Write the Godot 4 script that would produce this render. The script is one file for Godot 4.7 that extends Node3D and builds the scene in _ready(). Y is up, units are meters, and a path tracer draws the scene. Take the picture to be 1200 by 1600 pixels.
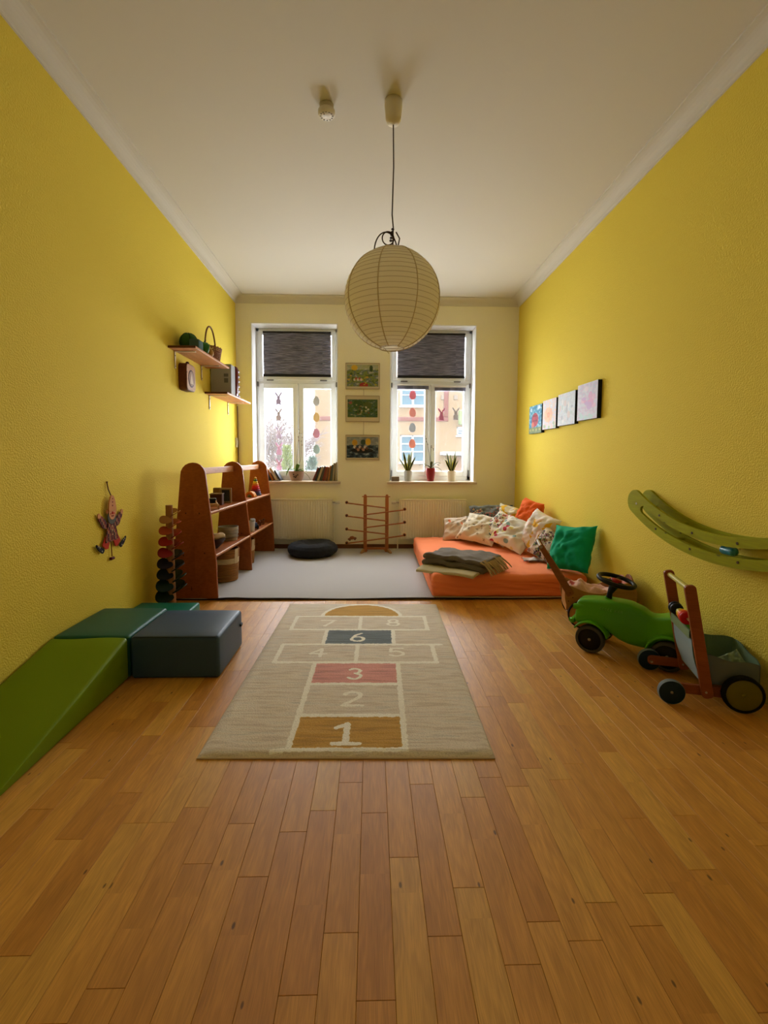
extends Node3D
# A children's playroom with yellow walls, seen towards its two windows.

const LX := -1.86      # left wall
const BZ := -6.47      # back wall
const FZ := 1.7        # wall behind the camera
var rng := RandomNumberGenerator.new()
var used := {}
var mats := {}
var wood_a: ImageTexture
var wood_b: ImageTexture

func right_x(z: float) -> float:
	return 2.03 + 0.02 * (z - BZ)

func ceil_y(z: float) -> float:
	return 3.475 + 0.03 * (z - BZ)

# ---------------------------------------------------------------- helpers
func V(x: float, y: float, z: float) -> Vector3:
	return Vector3(x, y, z)

func S() -> SurfaceTool:
	var st := SurfaceTool.new()
	st.begin(Mesh.PRIMITIVE_TRIANGLES)
	return st

func at(p: Vector3, turn := Vector3.ZERO) -> Transform3D:
	return Transform3D(Basis.from_euler(turn), p)

func vert(st: SurfaceTool, p: Vector3, uv := Vector2.ZERO) -> void:
	st.set_uv(uv)
	st.add_vertex(p)

# corners given anticlockwise as seen from outside
func tri(st: SurfaceTool, a: Vector3, b: Vector3, c: Vector3, ua := Vector2.ZERO, ub := Vector2.ZERO, uc := Vector2.ZERO) -> void:
	vert(st, a, ua); vert(st, c, uc); vert(st, b, ub)

func quad(st: SurfaceTool, a: Vector3, b: Vector3, c: Vector3, d: Vector3, ua := Vector2.ZERO, ub := Vector2.ZERO, uc := Vector2.ZERO, ud := Vector2.ZERO) -> void:
	tri(st, a, b, c, ua, ub, uc)
	tri(st, a, c, d, ua, uc, ud)

func facing(st: SurfaceTool, pts: Array, mid: Vector3, axis: int, size: Vector3, off: Vector2) -> void:
	var n: Vector3 = (pts[1] - pts[0]).cross(pts[2] - pts[0])
	var c := Vector3.ZERO
	for p in pts: c += p
	c /= pts.size()
	var o := pts.duplicate()
	if n.dot(c - mid) < 0: o.reverse()
	var ax := [0, 1, 2]
	ax.erase(axis)
	if size[ax[0]] < size[ax[1]]: ax.reverse()
	var uv := []
	for p in o: uv.append(Vector2(p[ax[0]] - mid[ax[0]], p[ax[1]] - mid[ax[1]]) + off)
	for k in range(1, o.size() - 1):
		tri(st, o[0], o[k], o[k + 1], uv[0], uv[k], uv[k + 1])

# chamfered box, uv in metres with u along the longer side
func box(st: SurfaceTool, c: Vector3, s: Vector3, bev := 0.0, xf := Transform3D.IDENTITY, off := Vector2.ZERO) -> void:
	var t := S()
	t.set_smooth_group(-1)
	var h := s / 2
	bev = minf(bev, minf(h.x, minf(h.y, h.z)) * 0.9)
	var corner := func(sx: int, sy: int, sz: int, axis: int) -> Vector3:
		var g := Vector3(sx, sy, sz)
		var r := Vector3.ZERO
		for k in 3: r[k] = c[k] + g[k] * (h[k] - (0.0 if k == axis else bev))
		return r
	for axis in 3:
		var b := (axis + 1) % 3
		var d := (axis + 2) % 3
		for s1 in [-1, 1]:
			var pts := []
			for q in [[-1, -1], [1, -1], [1, 1], [-1, 1]]:
				var g := Vector3i.ZERO
				g[axis] = s1; g[b] = q[0]; g[d] = q[1]
				pts.append(corner.call(g.x, g.y, g.z, axis))
			facing(t, pts, c, axis, s, off)
			if bev > 0.0:
				for s2 in [-1, 1]:
					var e := []
					for q in [[axis, -1], [axis, 1], [b, 1], [b, -1]]:
						var g := Vector3i.ZERO
						g[axis] = s1; g[b] = s2; g[d] = q[1]
						e.append(corner.call(g.x, g.y, g.z, q[0]))
					facing(t, e, c, axis, s, off)
					for s3 in [-1, 1]:
						if axis == 0:
							var g := Vector3i(s1, 0, 0)
							g[b] = s2; g[d] = s3
							facing(t, [corner.call(g.x, g.y, g.z, 0), corner.call(g.x, g.y, g.z, 1), corner.call(g.x, g.y, g.z, 2)], c, 0, s, off)
	add(st, t, xf)

func add(st: SurfaceTool, other: SurfaceTool, xf: Transform3D) -> void:
	other.generate_normals()
	st.append_from(other.commit(), 0, xf)

func hexa(st: SurfaceTool, p: Array) -> void:   # 0-3 one face, 4-7 the opposite one
	var t := S()
	t.set_smooth_group(-1)
	var m := Vector3.ZERO
	for q in p: m += q / 8.0
	for f in [[0, 1, 2, 3], [4, 5, 6, 7], [0, 1, 5, 4], [1, 2, 6, 5], [2, 3, 7, 6], [3, 0, 4, 7]]:
		facing(t, [p[f[0]], p[f[1]], p[f[2]], p[f[3]]], m, 0, Vector3.ONE, Vector2.ZERO)
	add(st, t, Transform3D.IDENTITY)

# box with round edges; bend(p) may move its points
func rbox(st: SurfaceTool, c: Vector3, s: Vector3, r: float, inner := 2, xf := Transform3D.IDENTITY, bend: Variant = null) -> void:
	var t := S()
	t.set_smooth_group(0)
	var h := s / 2
	r = minf(r, minf(h.x, minf(h.y, h.z)))
	for axis in 3:
		var b := (axis + 1) % 3
		var d := (axis + 2) % 3
		var lists := []
		for k in [b, d]:
			var l := [-h[k], -h[k] + r * 0.25, -h[k] + r * 0.6]
			for i in inner + 1: l.append(lerpf(-h[k] + r, h[k] - r, float(i) / inner))
			l.append_array([h[k] - r * 0.6, h[k] - r * 0.25, h[k]])
			lists.append(l)
		for s1 in [-1.0, 1.0]:
			var get_p := func(i: int, j: int) -> Vector3:
				var p := Vector3.ZERO
				p[axis] = s1 * h[axis]; p[b] = lists[0][i]; p[d] = lists[1][j]
				var q := p.clamp(-h + Vector3.ONE * r, h - Vector3.ONE * r)
				p = q + (p - q).normalized() * r
				if bend != null: p = bend.call(p)
				return p + c
			for i in lists[0].size() - 1:
				for j in lists[1].size() - 1:
					var a: Vector3 = get_p.call(i, j)
					var e: Vector3 = get_p.call(i + 1, j)
					var f: Vector3 = get_p.call(i + 1, j + 1)
					var g: Vector3 = get_p.call(i, j + 1)
					var us := [Vector2(lists[0][i], lists[1][j]), Vector2(lists[0][i + 1], lists[1][j]), Vector2(lists[0][i + 1], lists[1][j + 1]), Vector2(lists[0][i], lists[1][j + 1])]
					if s1 > 0: quad(t, a, e, f, g, us[0], us[1], us[2], us[3])
					else: quad(t, g, f, e, a, us[3], us[2], us[1], us[0])
	add(st, t, xf)

func tube(st: SurfaceTool, pts: Array, rad: Variant, seg := 8, cap := true, xf := Transform3D.IDENTITY, flat := 1.0) -> void:
	var t := S()
	t.set_smooth_group(0)
	var n := pts.size()
	var up := Vector3.UP
	var d0: Vector3 = (pts[1] - pts[0]).normalized()
	if absf(d0.dot(up)) > 0.9: up = Vector3.RIGHT
	var side := d0.cross(up).normalized()
	var rings := []
	var run := 0.0
	var runs := []
	for i in n:
		var d: Vector3 = (pts[mini(i + 1, n - 1)] - pts[maxi(i - 1, 0)]).normalized()
		side = (side - d * side.dot(d)).normalized()
		var over := side.cross(d).normalized()
		var r: float = rad[i] if rad is Array else rad
		if i > 0: run += (pts[i] - pts[i - 1]).length()
		runs.append(run)
		var ring := []
		for k in seg:
			var a := TAU * k / seg
			ring.append(pts[i] + (side * cos(a) + over * sin(a) * flat) * r)
		rings.append(ring)
	for i in n - 1:
		for k in seg:
			var k2 := (k + 1) % seg
			var u := float(k) / seg
			var u2 := float(k + 1) / seg
			quad(t, rings[i][k2], rings[i][k], rings[i + 1][k], rings[i + 1][k2], Vector2(runs[i], u2), Vector2(runs[i], u), Vector2(runs[i + 1], u), Vector2(runs[i + 1], u2))
	if cap:
		t.set_smooth_group(-1)
		for k in seg:
			var k2 := (k + 1) % seg
			tri(t, pts[0], rings[0][k], rings[0][k2])
			tri(t, pts[n - 1], rings[n - 1][k2], rings[n - 1][k])
	add(st, t, xf)

func bar(st: SurfaceTool, a: Vector3, b: Vector3, w: float, h: float, bev := 0.002, up := Vector3.UP) -> void:
	var x := (b - a).normalized()
	if absf(x.dot(up)) > 0.95: up = Vector3.RIGHT
	var z := x.cross(up).normalized()
	var y := z.cross(x)
	box(st, Vector3.ZERO, Vector3((b - a).length(), h, w), bev, Transform3D(Basis(x, y, z), (a + b) / 2))

# profile of (radius, height); a repeated point makes a sharp edge
func lathe(st: SurfaceTool, prof: Array, seg := 20, xf := Transform3D.IDENTITY, wobble: Variant = null) -> void:
	var t := S()
	var group := 0
	t.set_smooth_group(0)
	var run := 0.0
	for i in prof.size() - 1:
		var a: Vector2 = prof[i]
		var b: Vector2 = prof[i + 1]
		if a.is_equal_approx(b):
			group += 1
			t.set_smooth_group(group)
			continue
		var run2 := run + (b - a).length()
		for k in seg:
			var t0 := TAU * k / seg
			var t1 := TAU * (k + 1) / seg
			var k1 := (k + 1) % seg
			var p := [V(a.x * cos(t0), a.y, a.x * sin(t0)), V(a.x * cos(TAU * k1 / seg), a.y, a.x * sin(TAU * k1 / seg)), V(b.x * cos(TAU * k1 / seg), b.y, b.x * sin(TAU * k1 / seg)), V(b.x * cos(t0), b.y, b.x * sin(t0))]
			if wobble != null:
				for q in 4: p[q] = wobble.call(p[q])
			var us := [Vector2(float(k) / seg, run), Vector2(float(k + 1) / seg, run), Vector2(float(k + 1) / seg, run2), Vector2(float(k) / seg, run2)]
			if a.x > 1e-5: tri(t, p[1], p[0], p[2], us[1], us[0], us[2])
			if b.x > 1e-5: tri(t, p[2], p[0], p[3], us[2], us[0], us[3])
		run = run2
	add(st, t, xf)

func ball(st: SurfaceTool, c: Vector3, r: Vector3, seg := 16, rows := 10) -> void:
	var prof := []
	for i in rows + 1:
		var a := -PI / 2 + PI * i / rows
		prof.append(Vector2(maxf(cos(a), 0.0) if i > 0 and i < rows else 0.0, sin(a)))
	lathe(st, prof, seg, Transform3D(Basis.from_scale(r), c))

func round_poly(pts: Array, r: float, n := 5) -> PackedVector2Array:
	var out := PackedVector2Array()
	var m := pts.size()
	for i in m:
		var p: Vector2 = pts[i]
		var a: Vector2 = pts[(i + m - 1) % m]
		var b: Vector2 = pts[(i + 1) % m]
		var rr := minf(r, minf((a - p).length(), (b - p).length()) * 0.48)
		var p0 := p + (a - p).normalized() * rr
		var p1 := p + (b - p).normalized() * rr
		for k in n + 1:
			var s := float(k) / n
			out.append(p0.lerp(p, s).lerp(p.lerp(p1, s), s))
	return out

func ellipse(c: Vector2, r: Vector2, n := 20) -> PackedVector2Array:
	var out := PackedVector2Array()
	for k in n: out.append(c + Vector2(cos(TAU * k / n), sin(TAU * k / n)) * r)
	return out

func prism(st: SurfaceTool, poly_in: PackedVector2Array, z0: float, z1: float, xf := Transform3D.IDENTITY, smooth := true, bev := 0.0) -> void:
	var poly := poly_in.duplicate()
	if Geometry2D.is_polygon_clockwise(poly): poly.reverse()
	var n := poly.size()
	var inset := PackedVector2Array()
	for i in n:
		var d0 := (poly[i] - poly[(i + n - 1) % n]).normalized()
		var d1 := (poly[(i + 1) % n] - poly[i]).normalized()
		var nn := Vector2(-(d0 + d1).y, (d0 + d1).x).normalized()
		inset.append(poly[i] + nn * bev)
	var t := S()
	t.set_smooth_group(1 if smooth else -1)
	var run := 0.0
	for i in n:
		var j := (i + 1) % n
		var l := (poly[j] - poly[i]).length()
		quad(t, V(poly[i].x, poly[i].y, z0 + bev), V(poly[j].x, poly[j].y, z0 + bev), V(poly[j].x, poly[j].y, z1 - bev), V(poly[i].x, poly[i].y, z1 - bev), Vector2(run, z0), Vector2(run + l, z0), Vector2(run + l, z1), Vector2(run, z1))
		run += l
	if bev > 0.0:
		t.set_smooth_group(2 if smooth else -1)
		for i in n:
			var j := (i + 1) % n
			quad(t, V(poly[i].x, poly[i].y, z1 - bev), V(poly[j].x, poly[j].y, z1 - bev), V(inset[j].x, inset[j].y, z1), V(inset[i].x, inset[i].y, z1), poly[i], poly[j], poly[j], poly[i])
			quad(t, V(poly[j].x, poly[j].y, z0 + bev), V(poly[i].x, poly[i].y, z0 + bev), V(inset[i].x, inset[i].y, z0), V(inset[j].x, inset[j].y, z0), poly[j], poly[i], poly[i], poly[j])
	t.set_smooth_group(-1)
	var idx := Geometry2D.triangulate_polygon(inset)
	for k in range(0, idx.size(), 3):
		var a := inset[idx[k]]
		var b := inset[idx[k + 1]]
		var c := inset[idx[k + 2]]
		if (b - a).cross(c - a) < 0:
			var w := b
			b = c
			c = w
		tri(t, V(a.x, a.y, z1), V(b.x, b.y, z1), V(c.x, c.y, z1), a, b, c)
		tri(t, V(a.x, a.y, z0), V(c.x, c.y, z0), V(b.x, b.y, z0), a, c, b)
	add(st, t, xf)

func grid(st: SurfaceTool, nu: int, nv: int, f: Callable, xf := Transform3D.IDENTITY) -> void:
	var t := S()
	t.set_smooth_group(0)
	for i in nu:
		for j in nv:
			var u0 := float(i) / nu
			var u1 := float(i + 1) / nu
			var v0 := float(j) / nv
			var v1 := float(j + 1) / nv
			quad(t, f.call(u0, v0), f.call(u1, v0), f.call(u1, v1), f.call(u0, v1), Vector2(u0, v0), Vector2(u1, v0), Vector2(u1, v1), Vector2(u0, v1))
	add(st, t, xf)

func numbered(called: String) -> String:
	if not used.has(called):
		used[called] = 0
		return called
	used[called] += 1
	return "%s_%03d" % [called, used[called]]

func obj(called: String, st: SurfaceTool, m: Material, parent: Node = null) -> MeshInstance3D:
	st.set_material(m)
	return mesh_obj(called, st.commit(), parent)

func mesh_obj(called: String, mesh: Mesh, parent: Node = null) -> MeshInstance3D:
	var o := MeshInstance3D.new()
	o.mesh = mesh
	o.cast_shadow = GeometryInstance3D.SHADOW_CASTING_SETTING_ON
	if parent == null:
		o.name = numbered(called)
		add_child(o)
	else:
		o.name = called
		parent.add_child(o, true)
	return o

func tag(o: Node, label: String, category: String, group := "") -> Node:
	o.set_meta("label", label)
	o.set_meta("category", category)
	if group: o.set_meta("group", group)
	return o

func thing(called: String, label: String, category: String, p := Vector3.ZERO, turn := 0.0, group := "") -> Node3D:
	var o := Node3D.new()
	o.name = numbered(called)
	add_child(o)
	o.position = p
	o.rotation.y = deg_to_rad(turn)
	tag(o, label, category, group)
	return o

func room(called: String, p := Vector3.ZERO) -> Node3D:
	var o := Node3D.new()
	o.name = called
	add_child(o)
	o.position = p
	o.set_meta("kind", "structure")
	return o

func struct(called: String, st: SurfaceTool, m: Material) -> MeshInstance3D:
	var o := obj(called, st, m)
	o.name = called
	o.set_meta("kind", "structure")
	return o

# ---------------------------------------------------------------- materials
func noise(seed_: int, freq: float, oct := 3, kind := FastNoiseLite.TYPE_SIMPLEX_SMOOTH) -> FastNoiseLite:
	var n := FastNoiseLite.new()
	n.seed = seed_
	n.frequency = freq
	n.noise_type = kind
	n.fractal_octaves = oct
	return n

func relief(seed_: int, freq: float, oct := 2, size := 512) -> ImageTexture:
	var im := noise(seed_, freq, oct).get_seamless_image(size, size)
	return ImageTexture.create_from_image(im)

func mat(col: Color, rough := 0.7, more := {}) -> StandardMaterial3D:
	var key := "%s %s %s" % [col, rough, more]
	if mats.has(key): return mats[key]
	var m := StandardMaterial3D.new()
	m.albedo_color = col
	m.roughness = rough
	m.metallic_specular = 0.36
	m.texture_repeat = true
	for k in more: m.set(k, more[k])
	mats[key] = m
	return m

func textured(tex: Texture2D, rough := 0.8, scale := Vector3.ONE, tint := Color.WHITE, more := {}) -> StandardMaterial3D:
	var d := {"albedo_texture": tex, "uv1_scale": scale}
	d.merge(more)
	return mat(tint, rough, d)

func wood_image(seed_: int, dark: Color, light: Color, knots: int, w := 1024, h := 512) -> ImageTexture:
	var r := RandomNumberGenerator.new()
	r.seed = seed_
	var wide := noise(seed_, 0.006, 3)
	var fine := noise(seed_ + 1, 0.05, 2)
	var ks := []
	for i in knots: ks.append([r.randf() * w, r.randf() * h, r.randf_range(2.5, 5.0)])
	var im := Image.create(w, h, false, Image.FORMAT_RGB8)
	for y in h:
		for x in w:
			var yy := float(y)
			var knot := 0.0
			for k in ks:
				var dx: float = (x - k[0]) / 2.2
				var dy: float = y - k[1]
				var d2 = (dx * dx + dy * dy) / (k[2] * k[2])
				if d2 < 16.0:
					yy += dy * 0.8 / (1.0 + d2)
					if d2 < 1.4: knot = maxf(knot, clampf(1.4 - d2, 0.0, 1.0))
			var big := wide.get_noise_2d(x * 0.35, yy * 2.2)
			var ring := 0.5 + 0.5 * sin(yy * 0.22 + big * 14.0)
			var pore := fine.get_noise_2d(x * 0.22, yy * 6.0)
			var v := clampf(0.5 + 0.30 * big + 0.16 * (ring - 0.5) + 0.30 * pore, 0.0, 1.0)
			var c := dark.lerp(light, v)
			im.set_pixel(x, y, c.lerp(dark.darkened(0.45), knot * 0.8))
	return ImageTexture.create_from_image(im)

func wood(tint: Color, rough := 0.5, light := false) -> StandardMaterial3D:
	return textured(wood_b if light else wood_a, rough, Vector3(0.9, 2.2, 1), tint)

func cloth(col: Color, rough := 0.9) -> StandardMaterial3D:
	return mat(col, rough, {"rim_enabled": true, "rim": 0.4, "rim_tint": 0.6})

var weave: ImageTexture
var blind_cloth: ImageTexture

# ---------------------------------------------------------------- scene
func _ready() -> void:
	# camera
	var cam := Camera3D.new()
	cam.name = "camera"
	add_child(cam)
	cam.transform = Transform3D(Basis(Vector3.UP, deg_to_rad(-1.55)) * Basis(Vector3.RIGHT, deg_to_rad(-4.1)) * Basis(Vector3.BACK, deg_to_rad(0.3)), V(0, 1.30, 0))
	cam.projection = Camera3D.PROJECTION_FRUSTUM
	cam.near = 0.05
	cam.far = 300.0
	cam.size = 0.05 * 1600.0 / 720.0
	cam.frustum_offset = Vector2(0, -0.05 * 34.0 / 720.0)
	cam.current = true
	# bright overcast sky; the added window area lights below brighten the room further
	var env := Environment.new()
	env.tonemap_mode = Environment.TONE_MAPPER_LINEAR
	env.tonemap_exposure = 1.0
	env.background_mode = Environment.BG_SKY
	var sm := ProceduralSkyMaterial.new()
	sm.sky_top_color = Color(0.93, 0.965, 1.0)
	sm.sky_horizon_color = Color(0.97, 0.98, 1.0)
	sm.ground_bottom_color = Color(0.6, 0.6, 0.58)
	sm.ground_horizon_color = Color(0.8, 0.8, 0.78)
	sm.sky_energy_multiplier = 2.0
	sm.ground_energy_multiplier = 2.0
	sm.sun_angle_max = 0.0
	var sky := Sky.new()
	sky.sky_material = sm
	env.sky = sky
	env.ambient_light_source = Environment.AMBIENT_SOURCE_SKY
	env.sdfgi_enabled = true
	env.ssao_enabled = true
	env.ssil_enabled = true
	var we := WorldEnvironment.new()
	we.name = "environment"
	we.environment = env
	add_child(we)

	# added area lights just outside the panes, boosting the interior beyond the sky
	for k in 2:
		var fill_light := AreaLight3D.new()
		fill_light.name = "added_window_fill_%d" % (k + 1)
		fill_light.area_size = Vector2(1.08, 2.04)
		fill_light.light_color = Color(0.95, 0.975, 1.0)
		fill_light.light_energy = 15.0
		fill_light.area_range = 30.0
		fill_light.shadow_enabled = true
		add_child(fill_light)
		fill_light.position = V((WX[k][0] + WX[k][1]) / 2, (WY[0] + WY[1]) / 2, -6.80)
		fill_light.rotation.y = PI

	rng.seed = 7
	wood_a = wood_image(3, Color(0.78, 0.73, 0.66), Color(1.0, 0.98, 0.95), 4)
	wood_b = wood_image(9, Color(0.82, 0.78, 0.72), Color(1.0, 0.99, 0.97), 4, 512, 256)
	weave = relief(31, 0.16, 2, 256)
	var thread := noise(33, 0.05, 3)
	var bi := Image.create(256, 256, false, Image.FORMAT_RGB8)
	for y in 256:
		for x in 256:
			var v := clampf(0.56 + 0.46 * thread.get_noise_2d(x * 0.25, y * 9.0), 0.12, 0.95)
			bi.set_pixel(x, y, Color(v * 0.96, v * 0.95, minf(v * 1.06, 1.0)))
	blind_cloth = ImageTexture.create_from_image(bi)

	build_room()
	build_floor()
	for k in 2: build_window(k)
	build_outside()
	build_carpet()
	build_rug()
	build_blocks()
	build_radiators()
	build_shelf_unit()
	build_mattress()
	build_lamp()
	build_wall_shelves()
	build_pictures()
	build_track()
	build_walker()
	build_car()
	build_pram()
	build_ball_run()
	build_sound_tree()
	build_jack()
	build_sills()
	build_small()

# ---------------------------------------------------------------- the room
const WX := [[-1.655, -0.47], [0.25, 1.445]]   # window openings
const WY := [0.96, 3.12]

func plaster(col: Color, deep: float, freq_seed: int) -> StandardMaterial3D:
	var m := mat(col, 0.85, {"uv1_triplanar": true, "uv1_world_triplanar": true, "uv1_scale": Vector3.ONE * 1.5})
	m.heightmap_enabled = true
	m.heightmap_texture = relief(freq_seed, 0.045, 2, 1024)
	m.heightmap_scale = deep
	return m

func build_room() -> void:
	var yellow := plaster(Color(0.935, 0.835, 0.315), 0.26, 11)
	var cream := plaster(Color(0.97, 0.945, 0.84), 0.16, 12)
	var white := mat(Color(0.86, 0.835, 0.775), 0.8)
	var st := S()
	box(st, V(LX - 0.15, 1.8, (FZ + BZ) / 2 - 0.1), V(0.3, 4.2, FZ - BZ + 0.9))
	struct("wall_left", st, yellow)
	st = S()
	var p := []
	for y in [-0.3, 3.9]:
		p.append_array([V(right_x(BZ - 0.6), y, BZ - 0.6), V(right_x(FZ + 0.3), y, FZ + 0.3), V(right_x(FZ) + 0.3, y, FZ + 0.3), V(right_x(BZ) + 0.3, y, BZ - 0.6)])
	hexa(st, p)
	struct("wall_right", st, yellow)
	st = S()
	var d := 0.40
	var zc := BZ - d / 2
	var xs := [LX - 0.1, WX[0][0], WX[0][1], WX[1][0], WX[1][1], 2.2]
	for k in 5:
		var w: float = xs[k + 1] - xs[k]
		var cx: float = (xs[k + 1] + xs[k]) / 2
		if k % 2 == 0: box(st, V(cx, 1.8, zc), V(w, 4.2, d))
		else:
			box(st, V(cx, (WY[0] - 0.3) / 2, zc), V(w, WY[0] + 0.3, d))
			box(st, V(cx, (WY[1] + 3.9) / 2, zc), V(w, 3.9 - WY[1], d))
	struct("wall_back", st, cream)
	st = S()
	box(st, V(0.1, 1.8, FZ + 0.15), V(4.8, 4.2, 0.3))
	struct("wall_front", st, cream)
	st = S()
	p = []
	for h in [0.0, 0.25]:
		for q in [[LX - 0.2, BZ - 0.4], [2.5, BZ - 0.4], [2.5, FZ + 0.3], [LX - 0.2, FZ + 0.3]]: p.append(V(q[0], ceil_y(q[1]) + h, q[1]))
	hexa(st, p)
	struct("ceiling", st, white)
	# coved cornice along the three walls in view
	var prof := []
	prof.append_array([Vector2(0.0, -0.10), Vector2(0.012, -0.10), Vector2(0.014, -0.088)])
	for k in 7:
		var a := PI / 2 * k / 6.0
		prof.append(Vector2(0.018 + 0.085 * (1 - cos(a)), -0.085 + 0.075 * sin(a)))
	prof.append_array([Vector2(0.118, -0.010), Vector2(0.120, 0.01), Vector2(0.0, 0.01)])
	var trims := [["trim_1", V(LX, 0, FZ), V(LX, 0, BZ), V(1, 0, 0), 1.0], ["trim_2", V(right_x(BZ), 0, BZ), V(right_x(FZ), 0, FZ), V(-1, 0, 0), 1.0], ["trim_3", V(LX, 0, BZ), V(right_x(BZ), 0, BZ), V(0, 0, 1), 0.62]]
	for q in trims:
		st = S()
		st.set_smooth_group(-1)
		for k in prof.size():
			var a: Vector2 = prof[k]
			var b: Vector2 = prof[(k + 1) % prof.size()]
			var pts := []
			for e in [[q[1], a], [q[2], a], [q[2], b], [q[1], b]]:
				var base: Vector3 = e[0]
				var pr: Vector2 = e[1]
				pts.append(base + q[3] * pr.x * q[4] + V(0, ceil_y(base.z) + pr.y, 0))
			quad(st, pts[0], pts[1], pts[2], pts[3])
		st.generate_normals()
		struct(q[0], st, white)
	st = S()
	box(st, V(0.085, 0.035, BZ + 0.009), V(3.88, 0.07, 0.018), 0.004)
	struct("baseboard_back", st, wood(Color(0.50, 0.33, 0.20)))

func build_floor() -> void:
	var root := room("floor")
	var st := S()
	box(st, V(0.1, -0.07, (BZ + FZ) / 2), V(4.7, 0.11, FZ - BZ + 0.8))
	obj("subfloor", st, mat(Color(0.35, 0.24, 0.14), 0.9), root)
	var tones := []
	for c in [Color(0.930, 0.684, 0.306), Color(0.906, 0.657, 0.289), Color(0.949, 0.711, 0.325), Color(0.881, 0.627, 0.269), Color(0.918, 0.672, 0.297), Color(0.893, 0.645, 0.282), Color(0.950, 0.738, 0.347)]:
		var m := textured(wood_a, 0.46, Vector3(0.85, 1.9, 1), c)
		m.metallic_specular = 0.5
		m.heightmap_enabled = true
		m.heightmap_texture = wood_a
		m.heightmap_scale = 0.02
		tones.append(m)
	var known := {-11: -1.72, -10: -1.57, -8: -1.64, -7: -1.40, -6: -1.56, -5: -1.35, -4: -1.52, -3: -1.03, -2: -1.76, -1: -1.60, 0: -1.41, 1: -1.16, 2: -1.30, 3: -1.67, 5: -1.14, 6: -1.83, 7: -1.76, 8: -2.44, 9: -2.14, 10: -1.93, 11: -2.15, 12: -2.40, 13: -2.60, 14: -3.28}
	var pw := 0.0945
	var rest := S()
	for k in range(-21, 22):
		var x0 := 0.062 + k * pw
		var x1 := minf(x0 + pw, 2.10)
		x0 = maxf(x0, LX)
		if x1 - x0 < 0.01: continue
		var joint: float = known.get(k, -1.0 - rng.randf() * 0.585)
		var z := joint - 0.585 * ceilf((joint + 4.3) / 0.585)
		var spread := rng.randi_range(0, 6)
		while z < FZ:
			var z1 := z + 0.585
			var a := maxf(z, -4.25)
			var b := minf(z1, FZ)
			if b - a > 0.02 and a < 0.0:
				st = S()
				box(st, V((x0 + x1) / 2, -0.0075, (a + b) / 2), V(x1 - x0 - 0.0008, 0.015, b - a - 0.0008), 0.0009, Transform3D.IDENTITY, Vector2(rng.randf() * 5.0, rng.randf() * 5.0))
				spread = (spread + rng.randi_range(1, 6)) % 7
				if a < -0.5: obj("plank", st, tones[spread], root)
				else: rest.append_from(st.commit(), 0, Transform3D.IDENTITY)
			elif b - a > 0.02:
				box(rest, V((x0 + x1) / 2, -0.0075, (a + b) / 2), V(x1 - x0 - 0.001, 0.015, b - a - 0.001), 0.0009, Transform3D.IDENTITY, Vector2(rng.randf() * 5.0, rng.randf() * 5.0))
			z = z1
	var o := obj("planks_behind_the_camera", rest, tones[0], root)
	o.name = "plank_field"
	o.set_meta("kind", "stuff")

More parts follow.
